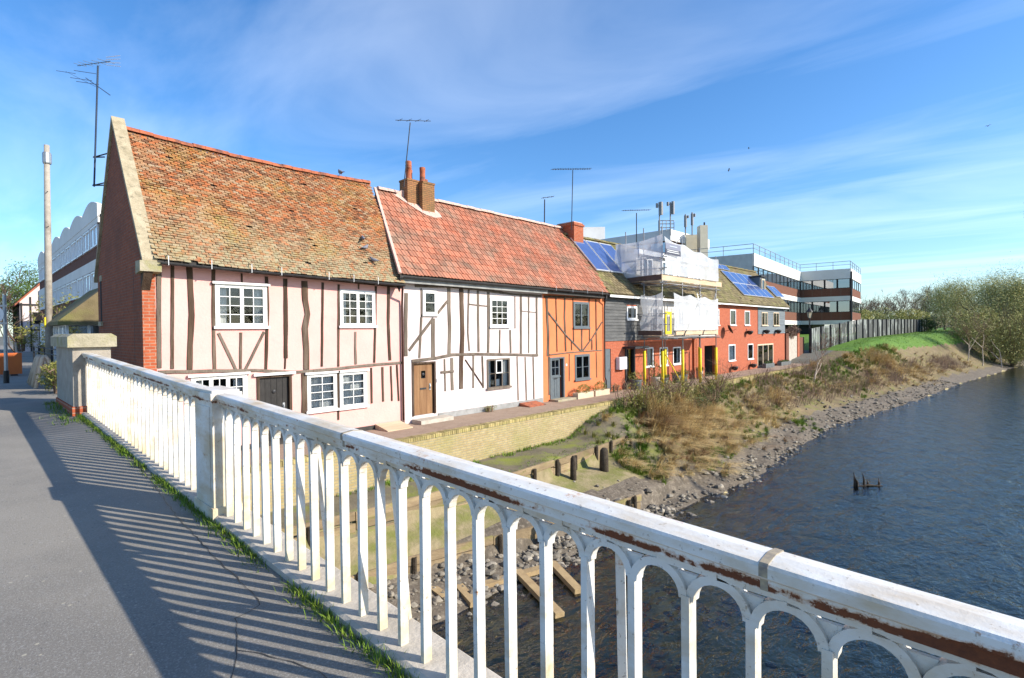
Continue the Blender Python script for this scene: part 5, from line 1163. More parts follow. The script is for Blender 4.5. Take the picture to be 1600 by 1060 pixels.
def mast(px, yb, yt, panels, D=72, label='', grp='telecom masts on the block roof'):
    b = at_depth(px, yb, D); t = at_depth(px, yt, D); o = thing('telecom_mast', label, 'mast', (b.x, b.y, b.z), grp); m = MB(); m.tube([(b.x, b.y, Z5 - 1.0), (b.x, b.y, t.z)], .09, 7); m.build('pole', M['zinc_dull'], o)
    for dx, y0, y1, w_ in panels:
        p0 = at_depth(px + dx, y0, D - .3); p1 = at_depth(px + dx, y1, D - .3); m = MB(); z0, z1 = min(p0.z, p1.z), max(p0.z, p1.z); m.box(p0.x - w_, p0.x + w_, p0.y - w_, p0.y + w_, z0, z1); m.build('antenna_panel', M['zinc_dull'], o)
        m = MB(); m.beam((p0.x, p0.y, z0 + .3), (b.x, b.y, z0 + .3), .05, .05); m.beam((p0.x, p0.y, z1 - .3), (b.x, b.y, z1 - .3), .05, .05); m.build('clamp', M['zinc_dull'], o)
mast(1030.5, 358, 320, [(-4, 318, 325, .12), (2, 316, 336, .22)], label='left mast of the taller pair on the block roof'); mast(1047.5, 357, 316, [(-4, 316, 322, .12), (4, 315, 335, .16), (1, 318, 335, .10)], label='right mast of the taller pair on the block roof')
mast(1071, 366, 335, [(0, 337, 355, .14), (4, 337, 341, .10)], label='left mast of the shorter pair on the block roof'); mast(1081.5, 365, 332, [(0, 334, 352, .14), (4, 334, 339, .10)], label='right mast of the shorter pair on the block roof')
m = MB(); 
for y in (345, 350, 356): a, b = at_depth(1029, y, 72), at_depth(1053, y, 72); m.tube([a, b], .06, 5)
for x in (1029, 1035, 1041, 1047, 1053): a, b = at_depth(x, 345, 72), at_depth(x, 361, 72); m.tube([a, b], .05, 5)
m.build('mast_frame', M['zinc_dull'], tb)

# =================================================================== street to the left
bs = thing('wavy_parapet_building', 'brown brick building with white window bands and wavy parapet behind the gable', 'building', (6, 50, 1.3))
BX('brick_body', M['brick_office_y'], bs, 5.5, 15, 36, 66, 1, 9.6)
for z0, z1 in ((9.15, 9.5), (6.65, 7.25)): BX('white_band', M['office_white'], bs, 5.42, 5.499, 36, 66, z0, z1)
m = MB(); poly = [(36, 9.5)]; y = 36.0
poly = [(36, 9.45)] + [(66, 9.45)] + [(36 + k * .5, 10.15 + .42 * abs(math.sin(k * .5 * math.pi / 5.0)) ) for k in range(60, -1, -1)]
m.prism(poly, 'x', 5.40, 5.60); m.build('wavy_parapet', M['office_white'], bs)
for z0, z1 in ((7.95, 9.1), (5.4, 6.6), (2.2, 4.2)):
    for k in range(12):
        y = 36.3 + k * 2.45; m = MB(); m.box(5.40, 5.50, y, y + .09, z0, z1); m.box(5.40, 5.50, y + 2.05, y + 2.14, z0, z1); m.box(5.40, 5.50, y + 1.02, y + 1.1, z0, z1); m.box(5.402, 5.5, y + .09, y + 2.05, z0, z0 + .08); m.box(5.402, 5.5, y + .09, y + 2.05, z1 - .08, z1); o = m.build('window', M['white_clean'], bs)
        m = MB(); m.quad((5.46, y, z0), (5.46, y + 2.14, z0), (5.46, y + 2.14, z1), (5.46, y, z1)); m.build('pane', M['glass_sky'], o)
ht = thing('half_timbered_house', 'half timbered white gabled house at the far end of the street', 'house', (6.5, 75, 1.3))
m = MB(); m.prism([(4.6, 1.2), (9, 1.2), (9, 6.6), (6.8, 9.0), (4.6, 6.6)], 'y', 74, 84); m.build('wall', M['white_pl'], ht)
m = MB(); m.add([(4.2, 73.6, 6.3), (6.8, 73.6, 9.3), (6.8, 84, 9.3), (4.2, 84, 6.3), (4.2, 73.6, 6.1), (6.8, 73.6, 9.1), (6.8, 84, 9.1), (4.2, 84, 6.1)], BF); m.add([(9.4, 73.6, 6.3), (6.8, 73.6, 9.3), (6.8, 84, 9.3), (9.4, 84, 6.3), (9.4, 73.6, 6.1), (6.8, 73.6, 9.1), (6.8, 84, 9.1), (9.4, 84, 6.1)], BF); m.build('roof', M['terracotta'], ht)
for k in range(7): x = 4.65 + k * .7; BX('stud', M['black_paint'], ht, x, x + .14, 73.93, 73.99, 1.4, 6.4 + (2.2 - abs(x - 6.8)) * .9)
for z in (3.6, 6.2): BX('rail', M['black_paint'], ht, 4.62, 8.98, 73.92, 73.985, z, z + .16)
for k in range(8): y = 74.4 + k * 1.2; BX('stud', M['black_paint'], ht, 4.54, 4.6, y, y + .16, 1.4, 6.3)
BX('window', M['black'], ht, 5.6, 6.7, 73.90, 73.92, 4.3, 5.5)
pc = thing('glazed_porch', 'white glazed porch with a sloping tiled roof behind the brick gable', 'porch', (3.3, 27.5, 1.5))
m = MB()
for y in (25.8, 26.7, 27.6, 28.5, 29.4): m.box(2.85, 2.93, y, y + .08, 1.5, 3.5)
for x in (2.85, 3.5, 4.1): m.box(x, x + .08, 25.72, 25.8, 1.5, 3.5)
for z in (1.5, 2.2, 3.42): m.box(2.853, 2.927, 25.8, 29.48, z, z + .08); m.box(2.93, 4.2, 25.723, 25.797, z, z + .08)
m.build('frame', M['white_clean'], pc); m = MB(); m.quad((2.89, 25.8, 1.5), (2.89, 29.4, 1.5), (2.89, 29.4, 3.5), (2.89, 25.8, 3.5)); m.build('pane', M['glass_sky'], pc); m = MB(); m.quad((2.93, 25.76, 1.5), (4.2, 25.76, 1.5), (4.2, 25.76, 3.5), (2.93, 25.76, 3.5)); m.build('pane', M['glass_sky'], pc)
m = MB(); m.prism([(2.6, 3.45), (4.4, 3.45), (4.4, 5.0), (4.1, 5.0), (2.6, 3.58)], 'y', 25.5, 29.7); m.build('roof', M['roof_moss'], pc); BX('notice', M['white_clean'], pc, 2.80, 2.84, 26.0, 26.35, 3.0, 3.35); BX('back_wall', M['office_white'], pc, 4.2, 4.3, 25.7, 29.6, 1.4, 5.6)
rl = thing('street_railing', 'dark iron railing along the far pavement behind the trestles', 'railing', (2.5, 26, 1.5)); m = MB()
for z in (2.35, 2.55): m.tube([(2.45, 21.5, z), (2.55, 34, z)], .025, 6)
m.build('rails', M['iron'], rl)
for k in range(6): y = 21.6 + k * 2.4; m = MB(); m.tube([(2.46 + k * .016, y, 1.5), (2.46 + k * .016, y, 2.6)], .035, 6); m.build('post', M['iron'], rl)
po = on_x(80, 545, 2.62); yt = 28.6
m = MB(); m.tube([(2.62, yt, 1.3), (2.66, yt, 6), (2.70, yt, on_y(83, 229, yt).z)], [.13, .12, .095], 10); up_ = thing('utility_pole', 'tall weathered wooden utility pole left of the brick gable', 'pole', (2.62, yt, 1.5)); m.build('shaft', M['render_grey'], up_, True)
zt = on_y(83, 229, yt).z; m = MB(); m.lathe([(.14, -.75), (.15, -.7), (.15, -.35), (.13, -.3)], (2.70, yt, zt), 10); m.build('pole_band', M['zinc'], up_); m = MB(); m.box(2.50, 2.54, yt - .12, yt + .12, 3.4, 3.8); m.build('pole_plate', M['yellow'], up_)
for k in range(5): m = MB(); z = zt - 1.2 - k * .7; m.tube([(2.68, yt - .2 * (1 if k % 2 else -1), z), (2.68, yt, z)], .015, 5); m.build('step_iron', M['iron'], up_)
bx = thing('orange_barrier', 'orange plastic barrier at the far end of the pavement', 'barrier', (1.2, 27.6, 1.55)); BX('panel', M['barrier'], bx, .3, 1.74, 27.55, 27.62, 1.62, 2.42); BX('foot', M['black_paint'], bx, .4, .6, 27.3, 27.9, 1.55, 1.62); BX('foot', M['black_paint'], bx, 1.4, 1.6, 27.3, 27.9, 1.55, 1.62)
q = on_y(9.5, 575, 22.5); sp = thing('sign_post', 'grey sign post with round white sign at the left edge', 'sign', (q.x, 22.5, 1.56)); m = MB(); m.tube([(q.x, 22.5, 1.5), (q.x, 22.5, on_y(8, 461, 22.5).z)], .045, 8); m.build('post', M['zinc'], sp); m = MB(); m.tube([(q.x, 22.5, 1.58), (q.x, 22.5, 2.0)], .07, 8); m.build('sleeve', M['black_paint'], sp)
m = MB(); m.lathe([(.30, -.012), (.30, .012)], (0, 0, 0), 20); m.v = [(q.x - .32 + x, 22.44 + z, 3.72 + y) for x, y, z in m.v]; m.build('disc', M['white_clean'], sp); m = MB()
for z in (3.45, 3.98): m.box(q.x - .5, q.x + .05, 22.452, 22.48, z - .03, z + .03)
m.build('bracket', M['zinc'], sp)
for k, (x, y) in enumerate(((1.62, 18.6), (1.66, 20.0), (1.72, 21.4))):
    t = thing('trestle', ('nearest', 'middle', 'farthest')[k] + ' buff A frame trestle beside the pavement shrub', 'trestle', (x, y, street_z(y)), 'buff trestles on the pavement')
    for sy in (-.28, .28):
        for sx_ in (-.22, .22): m = MB(); zs = street_z(y); m.tube([(x + sx_, y + sy, zs), (x + sx_ * .25, y + sy * .3, zs + .74), (x, y, zs + .82)], [.045, .045, .05], 7); m.build('leg', M['trestle'], t, True)
    m = MB(); m.beam((x - .16, y - .2, zs + .36), (x + .16, y + .2, zs + .36), .06, .06); m.beam((x + .16, y - .2, zs + .36), (x - .16, y + .2, zs + .36), .06, .055); m.build('brace', M['trestle'], t)

# =================================================================== fence, gate, lamp
fe = thing('riverside_fence', 'long grey boarded fence with pale painted-out patches beside the lawn', 'fence', (80, 12.8, 1))
M['fence'] = mat('grey_fence', (.11,.115,.11), (.08,.085,.08), 1.2, .85, .2, c3=(.25,.27,.25), s3=.55, lo3=.53, hi3=.56, stretch=(1,1,.6), rand=.15)
FP = [(54.5, 14.3), (67.5, 12.9), (112, 11.9)]
def fence_pt(t):
    L1 = 13.1; L2 = 44.5; s_ = t * (L1 + L2); (a, b) = (FP[0], FP[1]) if s_ < L1 else (FP[1], FP[2]); f = s_ / L1 if s_ < L1 else (s_ - L1) / L2
    return a[0] + (b[0] - a[0]) * f, a[1] + (b[1] - a[1]) * f
n_ = 140
for k in range(n_):
    x, y = fence_pt(k / n_); x2, y2 = fence_pt((k + .93) / n_); zg = tz(x, y, False) - .1; zt = lerp_tab([(54, 2.95), (67.5, 3.9), (112, 4.25)], x)
    m = MB(); m.beam((( x + x2) / 2, (y + y2) / 2 + rnd.uniform(-.015, .015), zg), ((x + x2) / 2, (y + y2) / 2, zt + rnd.uniform(-.02, .02)), math.hypot(x2 - x, y2 - y), .03, (0, 1, 0)); m.build('fence_board', M['fence'], fe)
for k in range(25):
    x, y = fence_pt(k / 24); zt = lerp_tab([(54, 2.95), (67.5, 3.9), (112, 4.25)], x); BX('fence_post', M['iron'], fe, x - .06, x + .06, y - .14, y - .03, tz(x, y, False) - .2, zt + .03)
gt = thing('garden_gate', 'pale wooden gate between brick piers at the end of the terrace', 'gate', (uC2 + 1, VF, 0)); g0, g1 = FU(*cG(992, 640)), FU(*cG(1092, 640))
for k in range(6): a = g0 + (g1 - g0) * k / 6; BX('gate_board', M['stone_step'], gt, a + .01, a + (g1 - g0) / 6 - .01, VF - .05, VF, .08, 2.35)
for a, b, mm in ((uC2 + .1, g0 - .03, 'brick_office'), (g1 + .03, g1 + .6, 'brick_x')): BX('pier', M[mm], gt, a, b, VF - .1, VF + .3, 0, 2.6)
gw = BX('garden_wall', M['brick_office'], None, g1 + .62, 54.5, VF - .02, VF + .22, -.1, 2.2); tag(gw, 'dark brick garden wall between the gate and the grey fence', 'wall')
q = on_y(1265, 560, 15.2); lp = thing('street_lamp', 'black old style street lamp with glass lantern near the garden gate', 'lamp', (q.x, 14.4, 0)); lx, ly = on_y(1265, 540, 14.4).x, 14.4; zl = on_y(1265, 497, 14.4).z
m = MB(); m.lathe([(.14, 0), (.14, .5), (.09, .6), (.06, .8), (.05, zl - .1), (.09, zl)], (lx, ly, 0), 10); m.build('column', M['iron'], lp, True); m = MB(); m.tube([(lx - .35, ly, zl - .35), (lx + .35, ly, zl - .35)], .02, 5); m.build('ladder_bar', M['iron'], lp)
m = MB(); m.lathe([(.13, 0), (.25, .55)], (lx, ly, zl), 4); m.build('lantern', M['lamp_glass'], lp); m = MB(); m.lathe([(.30, .55), (.28, .6), (.10, .85), (.05, .9), (.03, 1.02)], (lx, ly, zl), 8); m.build('lantern_cap', M['iron'], lp); m = MB()
for k in range(4): t = k * math.pi / 2; m.tube([(lx + .135 * math.cos(t), ly + .135 * math.sin(t), zl), (lx + .255 * math.cos(t), ly + .255 * math.sin(t), zl + .55)], .015, 4)
m.build('lantern_bars', M['iron'], lp)

# =================================================================== aerials
def yagi(name, label, base, top, boom, els, bend=0, mat_='iron', r=.02):
    t = thing(name, label, 'aerial', base, 'television aerials on the roofs'); m = MB(); m.tube([base, top], r, 7); m.build('mast', M[mat_], t)
    a, b = Vector(boom[0]), Vector(boom[1]); m = MB(); m.tube([a, b], .012, 5); bo = m.build('boom', M[mat_], t); d = (b - a).normalized(); s_ = d.cross(Vector((0, 0, 1))).normalized()
    for k in range(els):
        p = a.lerp(b, (k + .5) / els); L_ = .16 + .02 * (k % 3); m = MB(); m.tube([p - s_ * L_ + Vector((0, 0, .015)), p + s_ * L_ + Vector((0, 0, .015))], .007, 4); m.tube([p - Vector((0, 0, .03)), p + Vector((0, 0, .035))], .01, 4); m.build('element', M[mat_], bo)
    return t
V = Vector
a = on_x(147, 292, uL - .2); b = on_x(153, 103, uL - .2); ay = yagi('roof_aerial', 'tall aerial on a blue grey mast bracketed to the brick gable', a, b, (on_x(121, 103, uL - .2), on_x(172, 96, uL - .2)), 5, mat_='blue_iron', r=.024)
m = MB()
for x, y in ((146, 246), (145, 290)): p = on_x(x, y, uL - .2); m.tube([p + V((0, -.1, 0)), p, p + V((.22, -.25, 0))], .02, 5); m.tube([p, V((uL + .05, p.y - .9, p.z - .02))], .02, 5)
m.build('bracket', M['iron'], ay); p = on_x(177, 96, uL - .2); m = MB()
for dz in (-.09, -.03, .04, .1): m.tube([p + V((-.12, .12, dz)), p + V((.12, -.12, dz * 1.4))], .007, 4)
m.build('reflector_grid', M['alu'], ay); m = MB(); m.tube([on_x(134, 122, uL - .2), on_x(172, 149, uL - .2)], .012, 4); m.build('lower_boom', M['blue_iron'], ay)
for x, y in ((137, 130), (127, 124), (103, 113), (133, 113)): m = MB(); p = on_x(x, y, uL - .2); m.tube([p + V((-.25, .1, 0)), p + V((.25, -.1, 0))], .009, 4); m.build('element', M['blue_iron'], ay)
m = MB(); m.tube([on_x(103, 112, uL - .2), on_x(150, 136, uL - .2)], .006, 4); m.build('upper_boom', M['blue_iron'], ay)
a = V((x0 + .05, 17.25, zt - .0)); a = on_y(631, 292, 17.14); b = on_y(641, 192, 17.2); yagi('roof_aerial', 'aerial leaning from the chimney with several pots', a, b, (on_y(618, 188, 17.2), on_y(673, 189.5, 17.2)), 4, r=.02)
a = on_y(893, 360, 16.68); b = on_y(895, 266, 16.7); yagi('roof_aerial', 'aerial with long toothed boom on the right hand brick chimney', a, b, (on_y(862, 265, 16.7), on_y(923, 264.5, 16.7)), 16, r=.022)
a = on_y(850.5, 354, 17.6); b = on_y(851, 312, 17.6); yagi('roof_aerial', 'short aerial on the tiled ridge left of the right hand chimney', a + V((0, 0, -.15)), b, (on_y(846, 310, 17.6), on_y(865, 307.5, 17.6)), 3, r=.03)
a = on_y(994.5, 386, 17.3); b = on_y(994.5, 333, 17.3); yagi('roof_aerial', 'aerial with wide boom above the scaffolding netting', a + V((0, 0, -.4)), b, (on_y(972, 329.5, 17.3), on_y(1015, 328.5, 17.3)), 12, r=.03)
# =================================================================== birds
def pigeon(p, yaw, s, label):
    t = thing('pigeon', label, 'pigeon', p, 'pigeons on the pink cottage roof'); Rz = Matrix.Rotation(yaw, 3, 'Z'); p = Vector(p)
    m = MB(); prof = [(-.17, .02, .07), (-.10, .045, .085), (-.02, .07, .10), (.06, .062, .13), (.10, .035, .18), (.13, .034, .21), (.155, .018, .215), (.18, .004, .205)]
    m.tube([p + Rz @ Vector((x * s, 0, z * s)) for x, r_, z in prof], [r_ * s for x, r_, z in prof], 8); m.build('body', M['bird'], t, True)
    m = MB(); m.add([p + Rz @ (Vector(q) * s) for q in ((-.14, -.05, .07), (-.30, -.035, .05), (-.30, .035, .05), (-.14, .05, .07), (-.14, 0, .10), (-.3, 0, .06))], [(0, 1, 5, 4), (4, 5, 2, 3), (0, 3, 2, 1)]); m.build('tail', M['bird'], t)
    m = MB()
    for sy in (-.03, .03): m.tube([p + Rz @ (Vector((.0, sy, .06)) * s), p + Rz @ (Vector((.02, sy, -.02)) * s)], .007 * s, 4)
    m.build('legs', M['terracotta'], t)
def roof_hit(c, px, py):
    n = (c[1] - c[0]).cross(c[3] - c[0]).normalized(); d = ray(px, py); t = (c[0] - CAM).dot(n) / d.dot(n); return CAM + d * t + n * .06
pigeon(roof_hit(C1, 566, 379), 1.2, .85, 'pale pigeon highest of three on the tiled slope'); pigeon(roof_hit(C1, 570, 393), .4, .85, 'dark pigeon in the middle of three on the tiled slope'); pigeon(roof_hit(C1, 583, 413), 2.2, .85, 'grey pigeon lowest of three on the tiled slope')
q = on_y(532, 275, RIDGE1.y); pigeon((q.x, q.y, C1[2].z + .09), 1.5, 1.0, 'pigeon perched on the ridge of the pink cottage')
def flyer(px, py, D, s, yaw, bank, label):
    p = at_depth(px, py, D); t = thing('flying_bird', label, 'bird', p, 'birds flying over the river'); Rm = Matrix.Rotation(yaw, 3, 'Z') @ Matrix.Rotation(bank, 3, 'X')
    m = MB(); prof = [(-.22, .03), (-.12, .05), (0, .07), (.12, .055), (.2, .04), (.27, .006)]; m.tube([p + Rm @ Vector((x * s, 0, 0)) for x, r_ in prof], [r_ * s for x, r_ in prof], 7); m.build('body', M['bird'], t, True)
    for sg in (-1, 1):
        m = MB(); W = [(.12, .04, .02), (.14, .3, .16), (.02, .62, .06), (-.10, .3, .14), (-.10, .04, .02)]; tp = [p + Rm @ (Vector((x, y * sg, z)) * s) for x, y, z in W]; m.add(tp + [q + Vector((0, 0, -.012 * s)) for q in tp], [(0, 1, 2, 3, 4), (9, 8, 7, 6, 5), (0, 5, 6, 1), (1, 6, 7, 2), (2, 7, 8, 3), (3, 8, 9, 4)]); m.build('wing', M['bird'], t)
    m = MB(); m.add([p + Rm @ (Vector(q) * s) for q in ((-.18, -.03, 0), (-.36, -.07, 0), (-.36, .07, 0), (-.18, .03, 0), (-.18, 0, .02), (-.36, 0, .01))], [(0, 1, 5, 4), (4, 5, 2, 3), (0, 3, 2, 1)]); m.build('tail', M['bird'], t)
flyer(1139, 266, 38, .32, 2.2, .5, 'dark bird flying lowest above the office roof'); flyer(1170, 232, 45, .28, 1.9, .3, 'small dark bird flying above the lowest one'); flyer(1544, 197, 40, .40, .6, -.3, 'dark bird flying at the far right of the sky')

# =================================================================== stones, timber in the water
rs = random.Random(5)
def stones(n, f, s0, s1, flat=.7, name='stones', label=None):
    m = MB(); k = 0; tries = 0
    while k < n and tries < n * 30:
        tries += 1; q = f()
        if q is None: continue
        u, v = q; s_ = s0 * (s1 / s0) ** (rs.random() ** 1.6); m.blob((u, v, tz(u, v) + s_ * .2), s_, .22, rs, flat); k += 1
    o = m.build(name, M['stone'], None, False, 'stuff'); o['label'] = label; o['category'] = 'stones'
def fA():
    u = rs.uniform(3, 15); v = rs.uniform(lerp_tab(EDGE, u) - .6, lerp_tab(REV2, u) - .12); return (u, v)
def fB():
    u = rs.uniform(9, 66); d = abs(rs.gauss(0, .8 if u < 26 else 1.3)); return (u, lerp_tab(EDGE, u) + d - .35)
def fC():
    u = rs.uniform(1.8, 13); v = rs.uniform(2.0, 8.0); return (u, v) if mnoise.noise((u * .7, v * .7, 4)) > -.1 else None
stones(1500, fA, .02, .12, .7, 'gravel', 'loose gravel and rubble between the plank revetment and the water'); stones(2600, fB, .018, .13, .7, 'shore_stones', 'grey stones strewn along the muddy water edge'); stones(420, fC, .04, .17, .5, 'bed_stones', 'stones lying on the shallow river bed')
for k, (x0_, y0_, x1_, y1_, l) in enumerate(((665, 912, 700, 938, 'short sunken board nearest the railing'), (712, 912, 742, 945, 'slanting sunken board behind the short one'), (745, 918, 850, 888, 'long pale beam lying across the shallow water'), (808, 893, 875, 962, 'beam slanting from the long one into the water'), (862, 880, 905, 925, 'dark edged beam farthest out in the shallow water'))):
    a, b = on_z(x0_, y0_, -2.32), on_z(x1_, y1_, -2.36); m = MB(); m.beam(a, b, .20, .10, (.1, 0, 1)); tag(m.build('sunken_timber', M['lumber']), l, 'timber', 'timbers lying in the shallows')
q = on_z(1350, 760, WL); m = MB()
for dx, h, lean in ((-.32, .45, .1), (-.22, .3, -.1), (.0, .42, .05), (.12, .2, .2), (.5, .2, .3)): b = Vector((q.x + dx * rgt0.x, q.y + dx * rgt0.y, WL - .3)); m.tube([b, b + Vector((lean * .3, 0, .3 + h * .5)), b + Vector((lean, .05, .3 + h))], [.05, .035, .008], 6)
m.tube([q + rgt0 * -.45 + Vector((0, 0, -.05)), q + rgt0 * .1 + Vector((0, 0, .04)), q + rgt0 * .65 + Vector((0, 0, .0))], [.02, .035, .02], 6); tag(m.build('driftwood', M['old_post']), 'dark snag of driftwood poking out of the river', 'driftwood')
m = MB(); sk = on_z(1288, 640, -2.0)
for k in range(6): p = sk + Vector((.42 * k, .03 * k, 0)); m.tube([p + Vector((0, 0, -.3)), p + Vector((0, 0, .2))], .06, 6)
tag(m.build('stake_row', M['old_post']), 'row of short dark stakes on the muddy shore', 'stakes')

# =================================================================== grass and reeds
rg = random.Random(9)
def blade(m, p, h, lean, w_, seg=3, droop=1.0):
    """one bent blade as a narrow ribbon"""
    side = Vector((-lean.y, lean.x, 0)); side = side.normalized() * w_ if side.length > 1e-5 else Vector((w_, 0, 0)); vs = []
    for i in range(seg + 1):
        t = i / seg; c = p + lean * (t * t * droop) + Vector((0, 0, h * (t - .32 * droop * t * t * min(1, lean.length / max(h, .01)))))
        k = 1 - t; 
        if i < seg: vs += [c - side * (.5 + .5 * k) * .5, c + side * (.5 + .5 * k) * .5]
        else: vs.append(c)
    fs = [(2*i, 2*i+1, 2*i+3, 2*i+2) for i in range(seg - 1)] + [(2*seg-2, 2*seg-1, 2*seg)]; m.add(vs, fs)
def tuft(m, u, v, z, n, h, spread, w_=.012, dirn=None, pull=0.0, seg=3):
    for _ in range(n):
        a = rg.uniform(0, 6.283); r_ = spread * rg.random() ** .5; p = Vector((u + r_ * math.cos(a), v + r_ * math.sin(a), z - .02)); hh = h * rg.uniform(.5, 1.25)
        l = Vector((math.cos(a), math.sin(a), 0)) * hh * rg.uniform(.15, .8)
        if dirn: l = l * (1 - pull) + Vector(dirn) * hh * pull * rg.uniform(.4, 1.4)
        blade(m, p, hh, l, w_ * rg.uniform(.6, 1.4), seg)
def stuff(m, name, mat_, label): o = m.build(name, M[mat_], None, False, 'stuff'); o['label'] = label; return o
# moss and grass at the foot of the railing
m = MB(); v = 1.0
while v < 11:
    d = mnoise.noise((v * 1.6, 3, 0)) + (.5 if v > 1.3 else 0)
    if d > .02:
        for _ in range(int(9 * min(1, d * 2.2))): tuft(m, 1.395 - abs(rg.gauss(0, .035)), v + rg.uniform(-.04, .04), deck_z(v), 4, .045 + .05 * max(0, d), .025, .006)
    v += .05
for k in range(130): v = rg.uniform(10.2, 13); tuft(m, 1.27 - abs(rg.gauss(0, .12)), v, deck_z(v), 4, .10, .04, .007)
stuff(m, 'kerb_grass', 'grass', 'green grass and moss growing along the foot of the railing')
# weeds along the brick wall foot and the house plinths
m = MB()
for _ in range(520):
    u = rg.uniform(6, 22); 
    if mnoise.noise((u * .9, 0, 5)) < -.15: continue
    v = WALLY - abs(rg.gauss(0, .16)); tuft(m, u, v, tz(u, v), 7, .14, .07, .014)
for _ in range(300): u = rg.uniform(9, 19); v = lerp_tab(REV1, u) + abs(rg.gauss(0, .3)); tuft(m, u, v, tz(u, v), 5, .08, .06, .012)
stuff(m, 'wall_foot_weeds', 'grass', 'green weeds growing along the foot of the brick wall')
# the bank: straw everywhere, green in patches
def bank_pt(u0, u1): 
    u = rg.uniform(u0, u1); e = lerp_tab(EDGE, u); lo = 1.25 if u < 28 else min(2.9, 1.25 + (u - 28) * .3); v = rg.uniform(e + lo, 12.4 if u < 48 else e + 6); return u, v, (v - e)
m, mb_, mg, mo = MB(), MB(), MB(), MB()
def tussock(mm, u, v, n, h, w_, pull):
    z = tz(u, v)
    for _ in range(n):
        a = rg.uniform(0, 6.283); r_ = .10 * rg.random(); hh = h * rg.uniform(.55, 1.2); l = Vector((math.cos(a), math.sin(a), 0)) * hh * rg.uniform(.25, .8) * (1 - pull * .5) + Vector((rg.uniform(-.3, .1), -1, -.25)) * hh * pull * rg.uniform(.5, 1.2)
        blade(mm, Vector((u + r_ * math.cos(a), v + r_ * math.sin(a), z - .03)), hh * (1 - .22 * pull), l, w_ * rg.uniform(.6, 1.4), 4)
for _ in range(1250):
    u, v, d = bank_pt(15.6, 66)
    if u < 17.5 and v > 10.3 and rg.random() < .7: continue
    k = mnoise.noise((u * .33, v * .5, 2)) + .6 * mnoise.noise((u * 1.3, v * 1.3, 8)) + (.22 if d > 3.6 else -.06); big = 1.0 if u < 45 else 1.4
    if k > .20: tussock(mg, u, v, 34, .30 * big, .020, .3)
    elif k > -.10: tussock(mo, u, v, 34, .34 * big, .022, .4)
    elif k > -.62: tussock(m, u, v, 40, .62 * big, .018, rg.uniform(.5, 1.0))
    else: tussock(mb_, u, v, 36, .5 * big, .018, .8)
for cx, cy, rr, n_ in ((17.0, 10.2, 1.0, 60), (16.3, 9.4, .8, 40), (27.5, 11.0, 1.6, 80), (21, 8.9, .8, 30), (46, 9.5, 2.2, 70), (19.5, 8.7, .7, 25), (31.5, 8.9, 1.3, 50)):
    for _ in range(n_): tussock(mg, cx + rg.gauss(0, rr * .55), cy + rg.gauss(0, rr * .4), 26, .28, .018, .3)
for cx, cy, n_, hh_ in ((19.4, 10.6, 16, 1.25), (20.8, 10.9, 22, 1.35), (22.6, 10.9, 22, 1.35), (24.6, 11.0, 16, 1.2), (33, 10.6, 14, 1.1), (56, 9.6, 18, 1.5), (59, 9.0, 18, 1.5)):
    for _ in range(n_): tussock(m if rg.random() < .7 else mb_, cx + rg.gauss(0, .6), cy + rg.gauss(0, .5), 46, hh_, .018, rg.uniform(.4, .9))
for cx, cy, n_ in ((18.5, 9.8, 16), (20, 10.0, 22), (21.5, 10.2, 26), (23, 10.2, 22), (24.5, 10.4, 22), (26.5, 10.2, 16), (30, 10.4, 18), (52, 9.0, 30), (57, 8.6, 34), (61, 8.0, 36), (65, 7.6, 36), (70, 7.2, 30), (76, 6.2, 26), (84, 5.4, 24)):
    for _ in range(n_): tussock(m if rg.random() < .75 else mb_, cx + rg.gauss(0, .8), cy + rg.gauss(0, .8), 44, .85, .018, 1.0)
stuff(mb_, 'brown_reeds', 'straw_brown', 'dead brown reed clumps slumped on the bank'); stuff(m, 'dry_reeds', 'straw', 'dry straw coloured reeds combed down the bank'); stuff(mg, 'bank_grass', 'grass', 'patches of bright green grass on the bank'); stuff(mo, 'bank_herbs', 'leaf_yel', 'olive green herbage on the bank')
m = MB()
for _ in range(4200):
    u = 56 + 74 * rg.random() ** .8; e = lerp_tab(EDGE, u); v = rg.uniform(e + 3.2, 12.6 if u < 112 else 22)
    if tz(u, v, False) > .7: tuft(m, u, v, tz(u, v), 3, .12, .25, .03, seg=2)
stuff(m, 'lawn_grass', 'grass', 'bright green grass of the park lawn')

# =================================================================== trees and shrubs
def grow(mt, mw, p, d, L, r, depth, rg_, spread=.55, leaves=None, twig_r=.012, drop=0.0, up=.15, tips=None):
    n = 3; pts = [p]; dd = d.copy()
    for i in range(n): dd = (dd + Vector((rg_.uniform(-1, 1), rg_.uniform(-1, 1), rg_.uniform(-.6, 1))) * .16 + Vector((0, 0, up * .3 - drop))).normalized(); pts.append(pts[-1] + dd * L / n)
    (mt if r > twig_r * 1.7 else mw).tube(pts, [r, r * .85, r * .7, r * .55], 6 if r > .05 else 3, cap=False)
    if depth == 0:
        if tips is not None: tips.append((pts[-1], dd))
        return
    for k in range(rg_.choice((2, 3, 3)) if depth > 1 else 4):
        a = dd.orthogonal().normalized(); a = Matrix.Rotation(rg_.uniform(0, 6.283), 3, dd) @ a; nd = (dd + a * rg_.uniform(.5, 1.2) * spread * 1.5).normalized(); q = pts[rg_.choice((1, 2, 3, 3))]
        grow(mt, mw, q, nd, L * rg_.uniform(.6, .85), max(twig_r * .5, r * .55), depth - 1, rg_, spread, leaves, twig_r, drop, up, tips)
